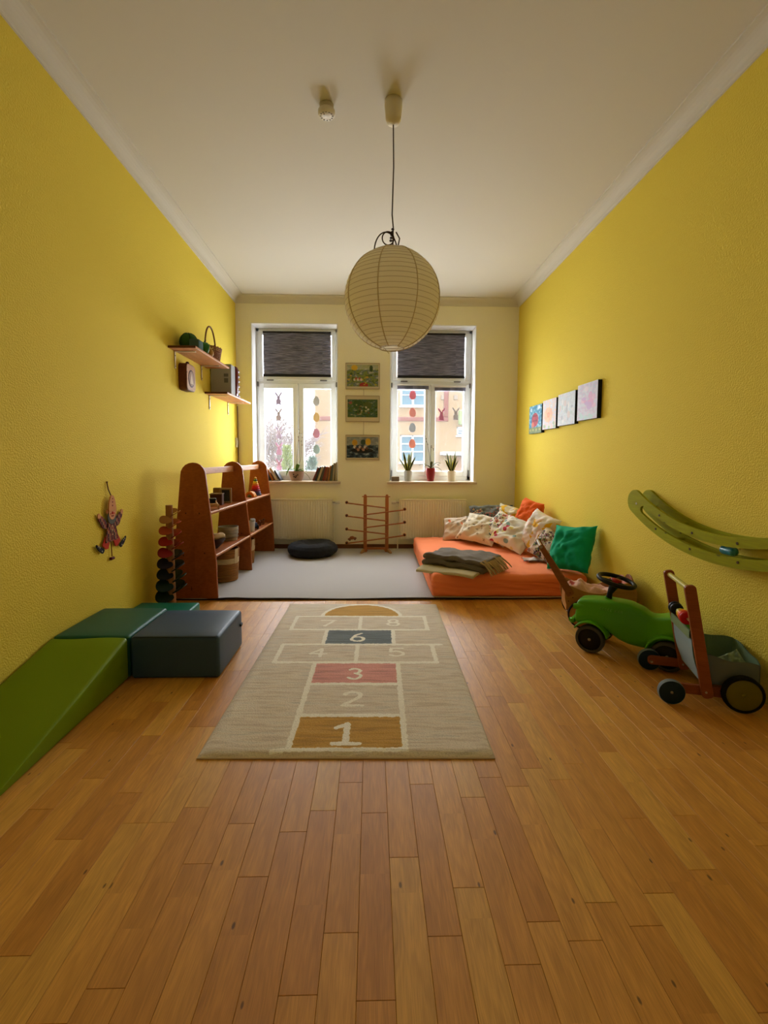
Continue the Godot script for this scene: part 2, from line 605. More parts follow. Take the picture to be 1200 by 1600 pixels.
func build_window(k: int) -> void:
	var x0: float = WX[k][0]
	var x1: float = WX[k][1]
	var cx := (x0 + x1) / 2
	var white := mat(Color(0.93, 0.94, 0.94), 0.35)
	var metal := mat(Color(0.42, 0.42, 0.43), 0.35, {"metallic": 0.6})
	var glass := mat(Color(0.96, 0.98, 1.0, 0.06), 0.02, {"transparency": BaseMaterial3D.TRANSPARENCY_ALPHA})
	var root := room("window_%d" % (k + 1))
	var zf := -6.745          # middle of the frame, 70 mm deep
	var st := S()
	for s in [0, 1]: box(st, V(x0 + 0.004 if s == 0 else x1 - 0.004, (WY[0] + WY[1]) / 2, BZ - 0.198), V(0.012, WY[1] - WY[0], 0.40), 0.001)
	box(st, V(cx, WY[1] - 0.004, BZ - 0.198), V(x1 - x0, 0.012, 0.40), 0.001)
	obj("reveal", st, mat(Color(0.94, 0.94, 0.93), 0.6), root)
	var b := 0.045
	st = S()
	for s in [0, 1]: box(st, V(x0 + 0.01 + b / 2 if s == 0 else x1 - 0.01 - b / 2, (WY[0] + WY[1]) / 2, zf), V(b, WY[1] - WY[0] - 0.02, 0.07), 0.004)
	box(st, V(cx, WY[1] - 0.01 - b / 2, zf), V(x1 - x0 - 0.02, b, 0.07), 0.004)
	box(st, V(cx, WY[0] + 0.04, zf), V(x1 - x0 - 0.02, 0.08, 0.07), 0.004)
	box(st, V(cx, 2.365, zf), V(x1 - x0 - 0.1, 0.05, 0.07), 0.004)
	var mid := cx + (0.01 if k == 0 else -0.005)
	box(st, V(mid, 1.68, zf - 0.014), V(0.05, 1.34, 0.03), 0.004)
	box(st, V(mid - 0.012, 1.68, zf + 0.052), V(0.030, 1.28, 0.014), 0.005)
	obj("frame", st, white, root)
	# three sashes with a pane each
	var sashes := [[x0 + 0.045, x1 - 0.045, 2.385, WY[1] - 0.045, 0.06], [x0 + 0.045, mid - 0.004, WY[0] + 0.065, 2.345, 0.075], [mid + 0.004, x1 - 0.045, WY[0] + 0.065, 2.345, 0.075]]
	for q in sashes:
		var w: float = q[4]
		var lx: float = q[0]
		var rx: float = q[1]
		var ly: float = q[2]
		var hy: float = q[3]
		st = S()
		for e in [lx + w / 2, rx - w / 2]: box(st, V(e, (ly + hy) / 2, zf + 0.018), V(w, hy - ly, 0.06), 0.006)
		for e in [ly + w / 2, hy - w / 2]: box(st, V((lx + rx) / 2, e, zf + 0.018), V(rx - lx - w * 1.9, w, 0.058), 0.006)
		var sash := obj("sash", st, white, root)
		st = S()
		box(st, V((lx + rx) / 2, (ly + hy) / 2, zf + 0.012), V(rx - lx - w * 1.9, hy - ly - w * 1.9, 0.006))
		obj("pane", st, glass, sash)
	for q in [[x0 + 0.035, 2.33, 0.018, 0.07], [x1 - 0.035, 2.33, 0.018, 0.07], [x0 + 0.21, 2.385, 0.10, 0.016], [x1 - 0.22, 2.385, 0.10, 0.016], [x1 - 0.035, 1.07, 0.016, 0.10], [x0 + 0.035, 1.07, 0.016, 0.10]]:
		st = S()
		rbox(st, V(q[0], q[1], zf + 0.06), V(q[2], q[3], 0.022), 0.007, 1)
		obj("hinge", st, metal, root)
	# stone sill
	st = S()
	box(st, V(cx, WY[0] - 0.016, BZ - 0.12), V(x1 - x0 + 0.07, 0.034, 0.36), 0.006)
	obj("window_sill", st, mat(Color(0.80, 0.72, 0.62), 0.4), root)

	# pleated blind in the upper sash
	var which := "left" if k == 0 else "right"
	var bl := thing("pleated_blind", "charcoal pleated blind drawn down over the upper pane of the %s window" % which, "blind", V(cx, 3.065, -6.695), 0.0, "charcoal pleated blinds")
	var dark := textured(blind_cloth, 0.85, Vector3(1.2, 2.2, 1), Color.WHITE, {"backlight_enabled": true, "backlight": Color(0.42, 0.42, 0.43)})
	st = S()
	var wide := x1 - x0 - 0.235
	var rows := 30
	for j in rows:
		var y0 := -0.02 - 0.575 * j / rows
		var y1 := -0.02 - 0.575 * (j + 1) / rows
		var ym := (y0 + y1) / 2
		st.set_smooth_group(-1)
		for e in [[y0, 0.0, ym, 0.011], [ym, 0.011, y1, 0.0]]:
			quad(st, V(-wide / 2, e[2], e[3]), V(wide / 2, e[2], e[3]), V(wide / 2, e[0], e[1]), V(-wide / 2, e[0], e[1]), Vector2(0, e[2]), Vector2(wide, e[2]), Vector2(wide, e[0]), Vector2(0, e[0]))
			quad(st, V(-wide / 2, e[0], e[1] - 0.003), V(wide / 2, e[0], e[1] - 0.003), V(wide / 2, e[2], e[3] - 0.003), V(-wide / 2, e[2], e[3] - 0.003))
	st.generate_normals()
	obj("fabric", st, dark, bl)
	for y in [-0.01, -0.612]:
		st = S()
		box(st, V(0, y, 0.006), V(wide + 0.01, 0.022 if y > -0.1 else 0.034, 0.02), 0.004)
		obj("rail", st, mat(Color(0.12, 0.115, 0.12), 0.5), bl)
	if k == 1:
		for q in [[0.36, 0.82, 2.325, "left"], [0.895, 1.355, 2.305, "right"]]:
			var sb := thing("pleated_blind", "narrow charcoal blind folded up atop the lower %s pane of the right window" % q[3], "blind", V((q[0] + q[1]) / 2, q[2], -6.685), 0.0, "charcoal pleated blinds")
			st = S()
			for j in 8: box(st, V(0, -0.006 - j * 0.006, 0.0), V(q[1] - q[0] - 0.012, 0.005, 0.02), 0.002)
			obj("fabric", st, dark, sb)
			st = S()
			box(st, V(0, 0.012, 0), V(q[1] - q[0], 0.022, 0.024), 0.004)
			obj("head_rail", st, mat(Color(0.9, 0.88, 0.85), 0.4), sb)
	# paper decorations on the panes
	var zs := -6.7285
	if k == 0:
		var cols := [[Color(0.74, 0.73, 0.71), "grey"], [Color(0.88, 0.74, 0.48), "ochre yellow"], [Color(0.83, 0.58, 0.66), "dusty pink"], [Color(0.66, 0.74, 0.72), "pale sage"]]
		for i in 4: egg(V(-0.80, [2.10, 1.87, 1.64, 1.41][i], zs), cols[i][0], "%s paper egg on the right pane of the left window" % cols[i][1])
		var bc := [[Color(0.66, 0.60, 0.74), "lilac", "topmost on"], [Color(0.72, 0.66, 0.70), "greyish mauve", "second from the top on"], [Color(0.86, 0.80, 0.92), "very pale lilac", "in the middle of"], [Color(0.90, 0.72, 0.88), "light pink", "second from the bottom on"], [Color(0.82, 0.64, 0.76), "dusky pink", "at the bottom of"]]
		for i in 5: bunny(V(-1.34, [2.14, 1.91, 1.65, 1.42, 1.19][i], zs), bc[i][0], "%s paper rabbit %s the left pane of the left window" % [bc[i][1], bc[i][2]])
	else:
		var cols := [[Color(0.86, 0.42, 0.46), "coral red", "topmost of four"], [Color(0.90, 0.58, 0.52), "salmon pink", "second of four"], [Color(0.68, 0.70, 0.74), "silver grey", "third of four"], [Color(0.92, 0.56, 0.46), "salmon orange", "lowest of four"]]
		for i in 4: egg(V(0.59, [2.20, 1.95, 1.73, 1.50][i], zs), cols[i][0], "%s paper egg, %s in the right window" % [cols[i][1], cols[i][2]])
		bunny(V(1.01, 1.93, zs), Color(0.72, 0.38, 0.46), "dark pink paper rabbit on the right window")
		bunny(V(1.22, 1.94, zs), Color(0.64, 0.60, 0.58), "grey paper rabbit near the right edge of the right window")

func paper(c: Color) -> StandardMaterial3D:
	return mat(c, 0.85, {"backlight_enabled": true, "backlight": Color(0.30, 0.30, 0.30)})

func egg(p: Vector3, c: Color, label: String) -> void:
	var poly := PackedVector2Array()
	for i in 24:
		var a := TAU * i / 24
		poly.append(Vector2(cos(a) * 0.048 * (1.0 - 0.16 * sin(a)), sin(a) * 0.068))
	var st := S()
	prism(st, poly, -0.0008, 0.0008)
	var o := obj("paper_egg", st, paper(c))
	o.position = p
	tag(o, label, "decoration", "paper eggs on the windows")

func bunny(p: Vector3, c: Color, label: String) -> void:
	var st := S()
	prism(st, ellipse(Vector2(0, -0.05), Vector2(0.037, 0.042)), -0.0008, 0.0008)
	prism(st, ellipse(Vector2(0, 0.005), Vector2(0.023, 0.024)), -0.0007, 0.0007)
	for s in [-1, 1]:
		var t := PackedVector2Array()
		for q in ellipse(Vector2.ZERO, Vector2(0.012, 0.044), 12): t.append(q.rotated(-s * 0.62) + Vector2(s * 0.027, 0.05))
		prism(st, t, -0.0006, 0.0006)
		prism(st, ellipse(Vector2(s * 0.026, -0.086), Vector2(0.016, 0.010), 10), -0.0006, 0.0006)
	var o := obj("paper_rabbit", st, paper(c))
	o.position = p
	tag(o, label, "decoration", "paper rabbits on the windows")

# ---------------------------------------------------------------- outside
func build_outside() -> void:
	var st := S()
	box(st, V(0, -1.6, -36), V(120, 0.4, 58.0))
	struct("ground", st, mat(Color(0.60, 0.58, 0.55), 0.9))
	var z := -24.0
	var b := thing("apartment_building", "cream rendered house with brick bands across the street, seen through both windows", "building", V(4.5, -1.4, z))
	var wallc := mat(Color(0.62, 0.52, 0.40), 0.9)
	var xs := [-2.93, 1.47, 2.79, 4.42, 5.35, 7.2, 8.5, 12.0]
	var rows := {1: [[1.02, 2.46], [3.93, 5.4], [6.9, 8.3]], 3: [[2.44, 2.90], [5.2, 6.6]], 5: [[1.02, 2.46], [3.93, 5.4], [6.9, 8.3]]}
	st = S()
	var wins := []
	for k in 7:
		var w: float = xs[k + 1] - xs[k]
		var cx: float = (xs[k + 1] + xs[k]) / 2 - 4.5
		var y := -1.4
		for r in rows.get(k, []):
			box(st, V(cx, (y + r[0]) / 2 + 1.4, -0.3), V(w, r[0] - y, 0.6))
			wins.append([cx, (r[0] + r[1]) / 2 + 1.4, w, r[1] - r[0]])
			y = r[1]
		box(st, V(cx, (y + 11.0) / 2 + 1.4, -0.3), V(w, 11.0 - y, 0.6))
	obj("wall", st, wallc, b)
	st = S()
	box(st, V(4.5 - 4.5, 2.0, -4.0), V(14.86, 24.0, 6.6))
	obj("wall", st, wallc, b)
	var brick := mat(Color(0.52, 0.33, 0.29), 0.9)
	for q in [[0.51 - 4.5, 3.275, 6.9, 0.21], [3.835 - 4.5, 7.2, 0.23, 7.6], [8.5 - 4.5, 3.275, 6.5, 0.21]]:
		st = S()
		box(st, V(q[0], q[1] + 1.4, 0.02), V(q[2], q[3], 0.08), 0.01)
		obj("brick_band", st, brick, b)
	for w in wins:
		st = S()
		var f := 0.09
		for s in [-1, 1]:
			box(st, V(w[0] + s * (w[2] / 2 - f / 2), w[1], -0.12), V(f, w[3], 0.1), 0.01)
			box(st, V(w[0], w[1] + s * (w[3] / 2 - f / 2), -0.12), V(w[2], f, 0.1), 0.01)
		box(st, V(w[0], w[1], -0.12), V(0.10, w[3], 0.1), 0.01)
		for s in [0.0, 0.28]: box(st, V(w[0], w[1] + w[3] * (s - 0.1), -0.12), V(w[2], 0.05, 0.08), 0.01)
		box(st, V(w[0], w[1] - w[3] / 2 - 0.03, 0.03), V(w[2] + 0.12, 0.07, 0.25), 0.01)
		var fr := obj("window", st, mat(Color(0.92, 0.92, 0.92), 0.5), b)
		st = S()
		box(st, V(w[0], w[1], -0.16), V(w[2], w[3], 0.02))
		obj("pane", st, mat(Color(0.36, 0.47, 0.52), 0.08), fr)
	for x in [3.67, 4.33]:
		st = S()
		box(st, V(x - 4.5, 4.40 + 1.4, 0.02), V(0.20, 0.24, 0.06), 0.01)
		obj("vent_grille", st, mat(Color(0.58, 0.52, 0.46), 0.8), b)
	st = S()
	box(st, V(4.7 - 4.5, 1.5 + 1.4, 0.5), V(2.3, 0.18, 1.0), 0.02)
	obj("canopy", st, mat(Color(0.78, 0.78, 0.78), 0.6), b)
	st = S()
	box(st, V(4.6 - 4.5, 0.05 + 1.4, 0.03), V(1.3, 2.6, 0.08), 0.02)
	obj("door", st, mat(Color(0.62, 0.46, 0.34), 0.6), b)
	st = S()
	box(st, V(4.62 - 4.5, 3.35 + 1.4, 0.3), V(0.35, 0.75, 0.35), 0.05)
	obj("sign_box", st, mat(Color(0.55, 0.60, 0.42), 0.6), b)
	# bare tree and conifers to the left
	bare_tree(V(-3.15, -1.4, -14.5), 5, "bare pale-branched tree seen through the left window", 4.0)
	bare_tree(V(-4.0, -1.4, -21.5), 21, "thin bare tree farther off beside the house, seen through the left window", 4.6)
	conifer(V(-2.15, -1.4, -11.8), 3.05, 0.30, Color(0.50, 0.56, 0.22), "narrow yellow-green conifer outside the left window", 3)
	conifer(V(-1.62, -1.4, -12.6), 2.75, 0.62, Color(0.30, 0.42, 0.33), "broad blue-green conifer outside the left window", 4)
	conifer(V(-1.42, -1.4, -11.2), 2.30, 0.40, Color(0.72, 0.50, 0.26), "low orange-leaved shrub outside the left window", 6)

func bare_tree(p: Vector3, seed_: int, label: String, tall: float) -> void:
	var r := RandomNumberGenerator.new()
	r.seed = seed_
	var t := thing("bare_tree", label, "tree", p)
	var trunk := S()
	tube(trunk, [V(0, 0, 0), V(0.03, tall * 0.22, 0.02), V(-0.02, tall * 0.42, 0)], [0.14, 0.11, 0.085], 8)
	obj("trunk", trunk, mat(Color(0.56, 0.51, 0.48), 0.9), t)
	var st := S()
	var todo := []
	for k in 7: todo.append([V(0, tall * (0.25 + 0.17 * k / 6.0), 0), V(cos(k * 2.4), 1.1 + r.randf() * 0.7, sin(k * 2.4) * 0.6).normalized(), tall * 0.30, 0.065, 0])
	while todo.size() > 0:
		var q: Array = todo.pop_back()
		var a: Vector3 = q[0]
		var d: Vector3 = q[1]
		var l: float = q[2]
		var m := a + d * l * 0.5 + V(r.randf_range(-1, 1), r.randf_range(-0.3, 0.6), r.randf_range(-1, 1)) * l * 0.07
		var e := a + d * l + V(r.randf_range(-1, 1), r.randf_range(-0.3, 1.0), r.randf_range(-1, 1)) * l * 0.1
		tube(st, [a, m, e], [q[3], q[3] * 0.8, q[3] * 0.55], 5 if q[4] < 2 else 3, false)
		if q[4] < 4:
			for k in (4 if q[4] < 3 else 3):
				var n := (d + V(r.randf_range(-1, 1), r.randf_range(-0.5, 0.7), r.randf_range(-1, 1)) * 0.9).normalized()
				todo.append([m.lerp(e, float(k) / 3.0), n, l * 0.62, q[3] * 0.60, q[4] + 1])
	obj("branches", st, mat(Color(0.60, 0.54, 0.53), 0.9), t)

func conifer(p: Vector3, tall: float, rad: float, c: Color, label: String, seed_: int) -> void:
	var r := RandomNumberGenerator.new()
	r.seed = seed_
	var t := thing("conifer" if tall > 2.5 else "shrub", label, "plant", p)
	var st := S()
	tube(st, [V(0, 0, 0), V(0, tall * 0.8, 0)], [0.05, 0.02], 6)
	obj("stem", st, mat(Color(0.35, 0.28, 0.22), 0.9), t)
	st = S()
	st.set_smooth_group(-1)
	for k in 1500:
		var h := r.randf()
		var rr := rad * pow(1.0 - h, 0.7) * sqrt(r.randf())
		var a := r.randf() * TAU
		var q := V(cos(a) * rr, 0.1 + h * tall * 0.93, sin(a) * rr)
		var d := V(cos(a), 0.9, sin(a)).normalized()
		var s := d.cross(V(r.randf_range(-1, 1), r.randf_range(-1, 1), r.randf_range(-1, 1))).normalized() * 0.03
		tri(st, q - s, q + s, q + d * 0.14)
	st.generate_normals()
	obj("foliage", st, mat(c, 0.8, {"backlight_enabled": true, "backlight": Color(0.4, 0.4, 0.4)}), t)

# ---------------------------------------------------------------- floor coverings and foam blocks
func build_carpet() -> void:
	var w := 128
	var im := Image.create(w, w, false, Image.FORMAT_RGB8)
	var n := noise(5, 0.12, 2)
	for y in w:
		for x in w:
			var zig := (x + (y if (x / 64) % 2 == 0 else -y) + 256) % 8
			var v := 0.80 + 0.10 * n.get_noise_2d(x, y) + (-0.10 if zig < 4 else 0.17)
			im.set_pixel(x, y, Color(v, v * 0.975, v * 0.945))
	var m := textured(ImageTexture.create_from_image(im), 0.95, Vector3(6.0, 6.0, 1), Color(0.85, 0.85, 0.87))
	var c := thing("carpet", "grey-beige ribbed carpet with dark bound edge covering the floor by the windows", "carpet", V(0.08, 0.0, (BZ - 4.11) / 2))
	var st := S()
	var d := -4.11 - BZ - 0.03
	rbox(st, V(0, 0.006, 0), V(3.72, 0.012, d), 0.005, 8, Transform3D.IDENTITY, func(p: Vector3) -> Vector3: return p + V(0, (0.004 * (1.0 + sin(p.x * 5.0)) + 0.012 * exp(-pow((p.x + 1.35) * 7.0, 2.0))) * smoothstep(d / 2 - 0.12, d / 2, p.z) * (1.0 if p.y > -0.02 else 0.0), 0))
	obj("pile", st, m, c)
	st = S()
	var pts := []
	for k in 41:
		var x := -1.86 + 3.72 * k / 40.0
		pts.append(V(x, 0.008 + 0.004 * (1.0 + sin(x * 5.0)) + 0.012 * exp(-pow((x + 1.35) * 7.0, 2.0)), d / 2))
	tube(st, pts, 0.007, 6)
	obj("edge_binding", st, mat(Color(0.20, 0.15, 0.13), 0.9), c)

func seg_dist(p: Vector2, pts: Array) -> float:
	var best := 9.0
	for i in pts.size() - 1:
		best = minf(best, p.distance_to(Geometry2D.get_closest_point_to_segment(p, pts[i], pts[i + 1])))
	return best

func arc(c: Vector2, r: Vector2, a0: float, a1: float, n := 8) -> Array:
	var out := []
	for k in n + 1:
		var a := deg_to_rad(lerpf(a0, a1, float(k) / n))
		out.append(c + Vector2(cos(a), sin(a)) * r)
	return out

func build_rug() -> void:
	var wx := 1.285
	var wz := 2.085
	var gold := Color(0.80, 0.60, 0.22)
	var cream := Color(1.0, 0.975, 0.92)
	var pink := Color(0.90, 0.62, 0.58)
	var slate := Color(0.42, 0.46, 0.49)
	# numerals as strokes inside a cell of height 1 (u right, v far)
	var num := {
		1: [[Vector2(-0.28, 0.28), Vector2(0.0, 0.5), Vector2(0.0, -0.5)], [Vector2(-0.32, -0.5), Vector2(0.32, -0.5)]],
		2: [arc(Vector2(0, 0.22), Vector2(0.28, 0.28), 160, -20, 8) + [Vector2(-0.3, -0.48), Vector2(0.34, -0.48)]],
		3: [arc(Vector2(0, 0.26), Vector2(0.24, 0.24), 150, -80, 8), arc(Vector2(0, -0.24), Vector2(0.28, 0.26), 80, -150, 8)],
		4: [[Vector2(0.12, -0.5), Vector2(0.12, 0.5), Vector2(-0.32, -0.15), Vector2(0.34, -0.15)]],
		5: [[Vector2(0.28, 0.5), Vector2(-0.22, 0.5), Vector2(-0.25, 0.08)] + arc(Vector2(0, -0.18), Vector2(0.30, 0.30), 125, -150, 8)],
		6: [arc(Vector2(0, -0.22), Vector2(0.28, 0.28), 0, 360, 12), [Vector2(-0.28, -0.2), Vector2(-0.12, 0.25), Vector2(0.15, 0.5)]],
		7: [[Vector2(-0.3, 0.5), Vector2(0.32, 0.5), Vector2(-0.08, -0.5)]],
		8: [arc(Vector2(0, 0.26), Vector2(0.22, 0.23), 0, 360, 12), arc(Vector2(0, -0.24), Vector2(0.28, 0.26), 0, 360, 12)],
	}
	var places := {1: [Vector2(-0.012, -0.88), 0.155, 0.115], 2: [Vector2(-0.004, -0.57), 0.14, 0.10], 3: [Vector2(-0.008, -0.286), 0.13, 0.09], 4: [Vector2(-0.262, 0.01), 0.12, 0.10], 5: [Vector2(0.252, 0.017), 0.12, 0.10], 6: [Vector2(-0.014, 0.27), 0.14, 0.10], 7: [Vector2(-0.264, 0.55), 0.12, 0.11], 8: [Vector2(0.247, 0.565), 0.13, 0.10]}
	var lines := []
	for x in [-0.262, 0.256]: lines.append([Vector2(x, -1.0), Vector2(x, -0.135)])
	for y in [-1.0, -0.73, -0.41]: lines.append([Vector2(-0.262, y), Vector2(0.256, y)])
	lines.append([Vector2(-0.33, -1.01), Vector2(-0.262, -1.0)])
	for y in [-0.135, 0.142]: lines.append([Vector2(-0.52, y), Vector2(0.505 if y < 0 else 0.56, y)])
	for x in [-0.52, -0.008, 0.50]:
		lines.append([Vector2(x, -0.135), Vector2(x, 0.142)])
		lines.append([Vector2(x, 0.415), Vector2(x, 0.70)])
	for y in [0.415, 0.70]: lines.append([Vector2(-0.52, y), Vector2(0.505, y)])
	for x in [-0.248, 0.24]: lines.append([Vector2(x, 0.142), Vector2(x, 0.415)])
	lines.append(arc(Vector2(-0.005, 0.70), Vector2(0.318, 0.30), 0, 180, 16))
	var w := 416
	var h := 676
	var im := Image.create(w, h, false, Image.FORMAT_RGB8)
	var hi := Image.create(w, h, false, Image.FORMAT_RGB8)
	var streak := noise(41, 0.02, 3)
	var tuft := noise(42, 0.35, 2)
	var edge := noise(43, 0.08, 2)
	for y in h:
		for x in w:
			var p := Vector2((float(x) / w - 0.5) * wx, (0.5 - float(y) / h) * wz)
			var q := p + Vector2(edge.get_noise_2d(x, y), edge.get_noise_2d(x + 500, y)) * 0.005
			var s := streak.get_noise_2d(x * 0.5, y * 5.0)
			var f := tuft.get_noise_2d(x, y * 1.6)
			var c := Color(0.955, 0.905, 0.835).lerp(Color(0.82, 0.745, 0.66), clampf(0.35 + s * 1.3, 0.0, 1.0))
			if q.x > -0.25 and q.x < 0.245:
				if q.y > -0.99 and q.y < -0.735: c = gold
				elif q.y > -0.405 and q.y < -0.14: c = pink
				elif q.y > 0.148 and q.y < 0.41: c = slate
			if q.y > 0.705 and ((q - Vector2(-0.005, 0.70)) / Vector2(0.305, 0.285)).length() < 1.0: c = gold
			c = c.lightened(0.10 * s) if s > 0 else c.darkened(-0.22 * s)
			var d := 9.0
			for l in lines:
				var lo: Vector2 = l[0].min(l[l.size() - 1])
				var hi2: Vector2 = l[0].max(l[l.size() - 1])
				if l.size() > 2 and q.y < 0.66: continue
				if l.size() == 2 and (q.x < lo.x - 0.03 or q.x > hi2.x + 0.03 or q.y < lo.y - 0.03 or q.y > hi2.y + 0.03): continue
				d = minf(d, seg_dist(q, l))
			var inked := d < 0.0145
			if not inked:
				for k in places:
					var e: Vector2 = (q - places[k][0])
					var big: float = places[k][1]
					var wide: float = places[k][2] * 1.55
					if absf(e.y) < big * 0.62 and absf(e.x) < wide * 0.62:
						e = Vector2(e.x / wide, e.y / big)
						for sgm in num[k]:
							if seg_dist(e, sgm) < (0.075 if k > 1 else 0.085): inked = true
			if inked: c = cream
			c = c.lightened(0.10 * f) if f > 0 else c.darkened(-0.18 * f)
			im.set_pixel(x, y, c)
			var v := clampf(0.5 + 0.35 * f + 0.3 * s + (0.12 if inked else 0.0), 0.0, 1.0)
			hi.set_pixel(x, y, Color(v, v, v))
	var m := textured(ImageTexture.create_from_image(im), 0.95)
	m.heightmap_enabled = true
	m.heightmap_texture = ImageTexture.create_from_image(hi)
	m.heightmap_scale = 0.25
	m.rim_enabled = true
	m.rim = 0.3
	var r := thing("hopscotch_rug", "beige hopscotch rug numbered one to eight with gold, pink and grey squares", "rug", V(-0.087, 0.0, -2.945), -1.0)
	var st := S()
	var bump := noise(44, 9.0, 2)
	grid(st, 48, 78, func(u: float, v: float) -> Vector3:
		var x := (u - 0.5) * wx
		var z := (0.5 - v) * wz
		var drop := minf(minf(u, 1 - u) * wx, minf(v, 1 - v) * wz)
		var y := 0.004 + 0.012 * sqrt(clampf(drop / 0.02, 0.0, 1.0)) + 0.0015 * bump.get_noise_2d(x, z)
		return V(x, y, z))
	# grid runs v away from the camera; flip so that the texture's top lies far away
	m.uv1_scale = Vector3(1, -1, 1)
	m.uv1_offset = Vector3(0, 1, 0)
	obj("pile", st, m, r)
	st = S()
	rbox(st, V(0, 0.003, 0), V(wx + 0.004, 0.006, wz + 0.004), 0.003, 1)
	obj("backing", st, mat(Color(0.80, 0.72, 0.62), 0.95), r)

func build_blocks() -> void:
	var grp := "foam play blocks on the floor"
	var leather := func(c: Color) -> StandardMaterial3D:
		var m := mat(c, 0.42, {"uv1_triplanar": true, "uv1_scale": Vector3.ONE * 6.0})
		m.heightmap_enabled = true
		m.heightmap_texture = weave
		m.heightmap_scale = 0.02
		return m
	var piped := func(o: Node3D, pts: Array, c: Color) -> void:
		var s2 := S()
		tube(s2, pts, 0.004, 6)
		obj("seam", s2, leather.call(c), o)
	var sag := func(p: Vector3) -> Vector3: return p + V(0, 0.006 * cos(p.x * 5.0) * cos(p.z * 5.0) if p.y > 0.03 else 0.0, 0)
	var st := S()
	rbox(st, V(0, 0.125, 0), V(0.515, 0.25, 0.485), 0.022, 6, Transform3D.IDENTITY, sag)
	var navy := thing("foam_block", "dark slate-blue foam block, nearest to the hopscotch rug", "foam block", V(-1.145, 0, -2.885), 0.0, grp)
	obj("cover", st, leather.call(Color(0.22, 0.315, 0.41)), navy)
	piped.call(navy, [V(-0.238, 0.248, 0.236), V(0.238, 0.248, 0.236)], Color(0.18, 0.24, 0.29))
	st = S()
	box(st, V(0.262, 0.16, -0.2), V(0.012, 0.02, 0.035), 0.003)
	obj("zip_tab", st, mat(Color(0.08, 0.09, 0.1), 0.5), navy)
	st = S()
	rbox(st, V(0, 0.125, 0), V(0.44, 0.25, 0.52), 0.02, 6, Transform3D.IDENTITY, sag)
	var teal := thing("foam_block", "dark teal-green foam block against the yellow wall, behind the lime wedge", "foam block", V(-1.632, 0, -2.915), 0.0, grp)
	obj("cover", st, leather.call(Color(0.13, 0.38, 0.335)), teal)
	st = S()
	rbox(st, V(0, 0.063, 0), V(0.47, 0.126, 0.49), 0.018, 6)
	var step := thing("foam_block", "low deep-green foam step, farthest of the foam blocks", "foam block", V(-1.615, 0, -3.44), 0.0, grp)
	obj("cover", st, leather.call(Color(0.10, 0.44, 0.37)), step)
	st = S()
	var slope := func(p: Vector3) -> Vector3:
		var k := clampf((0.525 - p.z) / 1.05, 0.02, 1.0)
		var q := p
		q.y = (p.y + 0.125) * k
		q.y += 0.004 * sin(p.x * 14.0) * sin(p.z * 9.0) * k
		return q
	rbox(st, V(0, 0.0, 0), V(0.44, 0.25, 1.05), 0.02, 12, Transform3D.IDENTITY, slope)
	var wedge := thing("foam_wedge", "lime green foam wedge ramp along the left wall", "foam block", V(-1.633, 0, -2.128), 0.0, grp)
	obj("cover", st, leather.call(Color(0.46, 0.58, 0.03)), wedge)

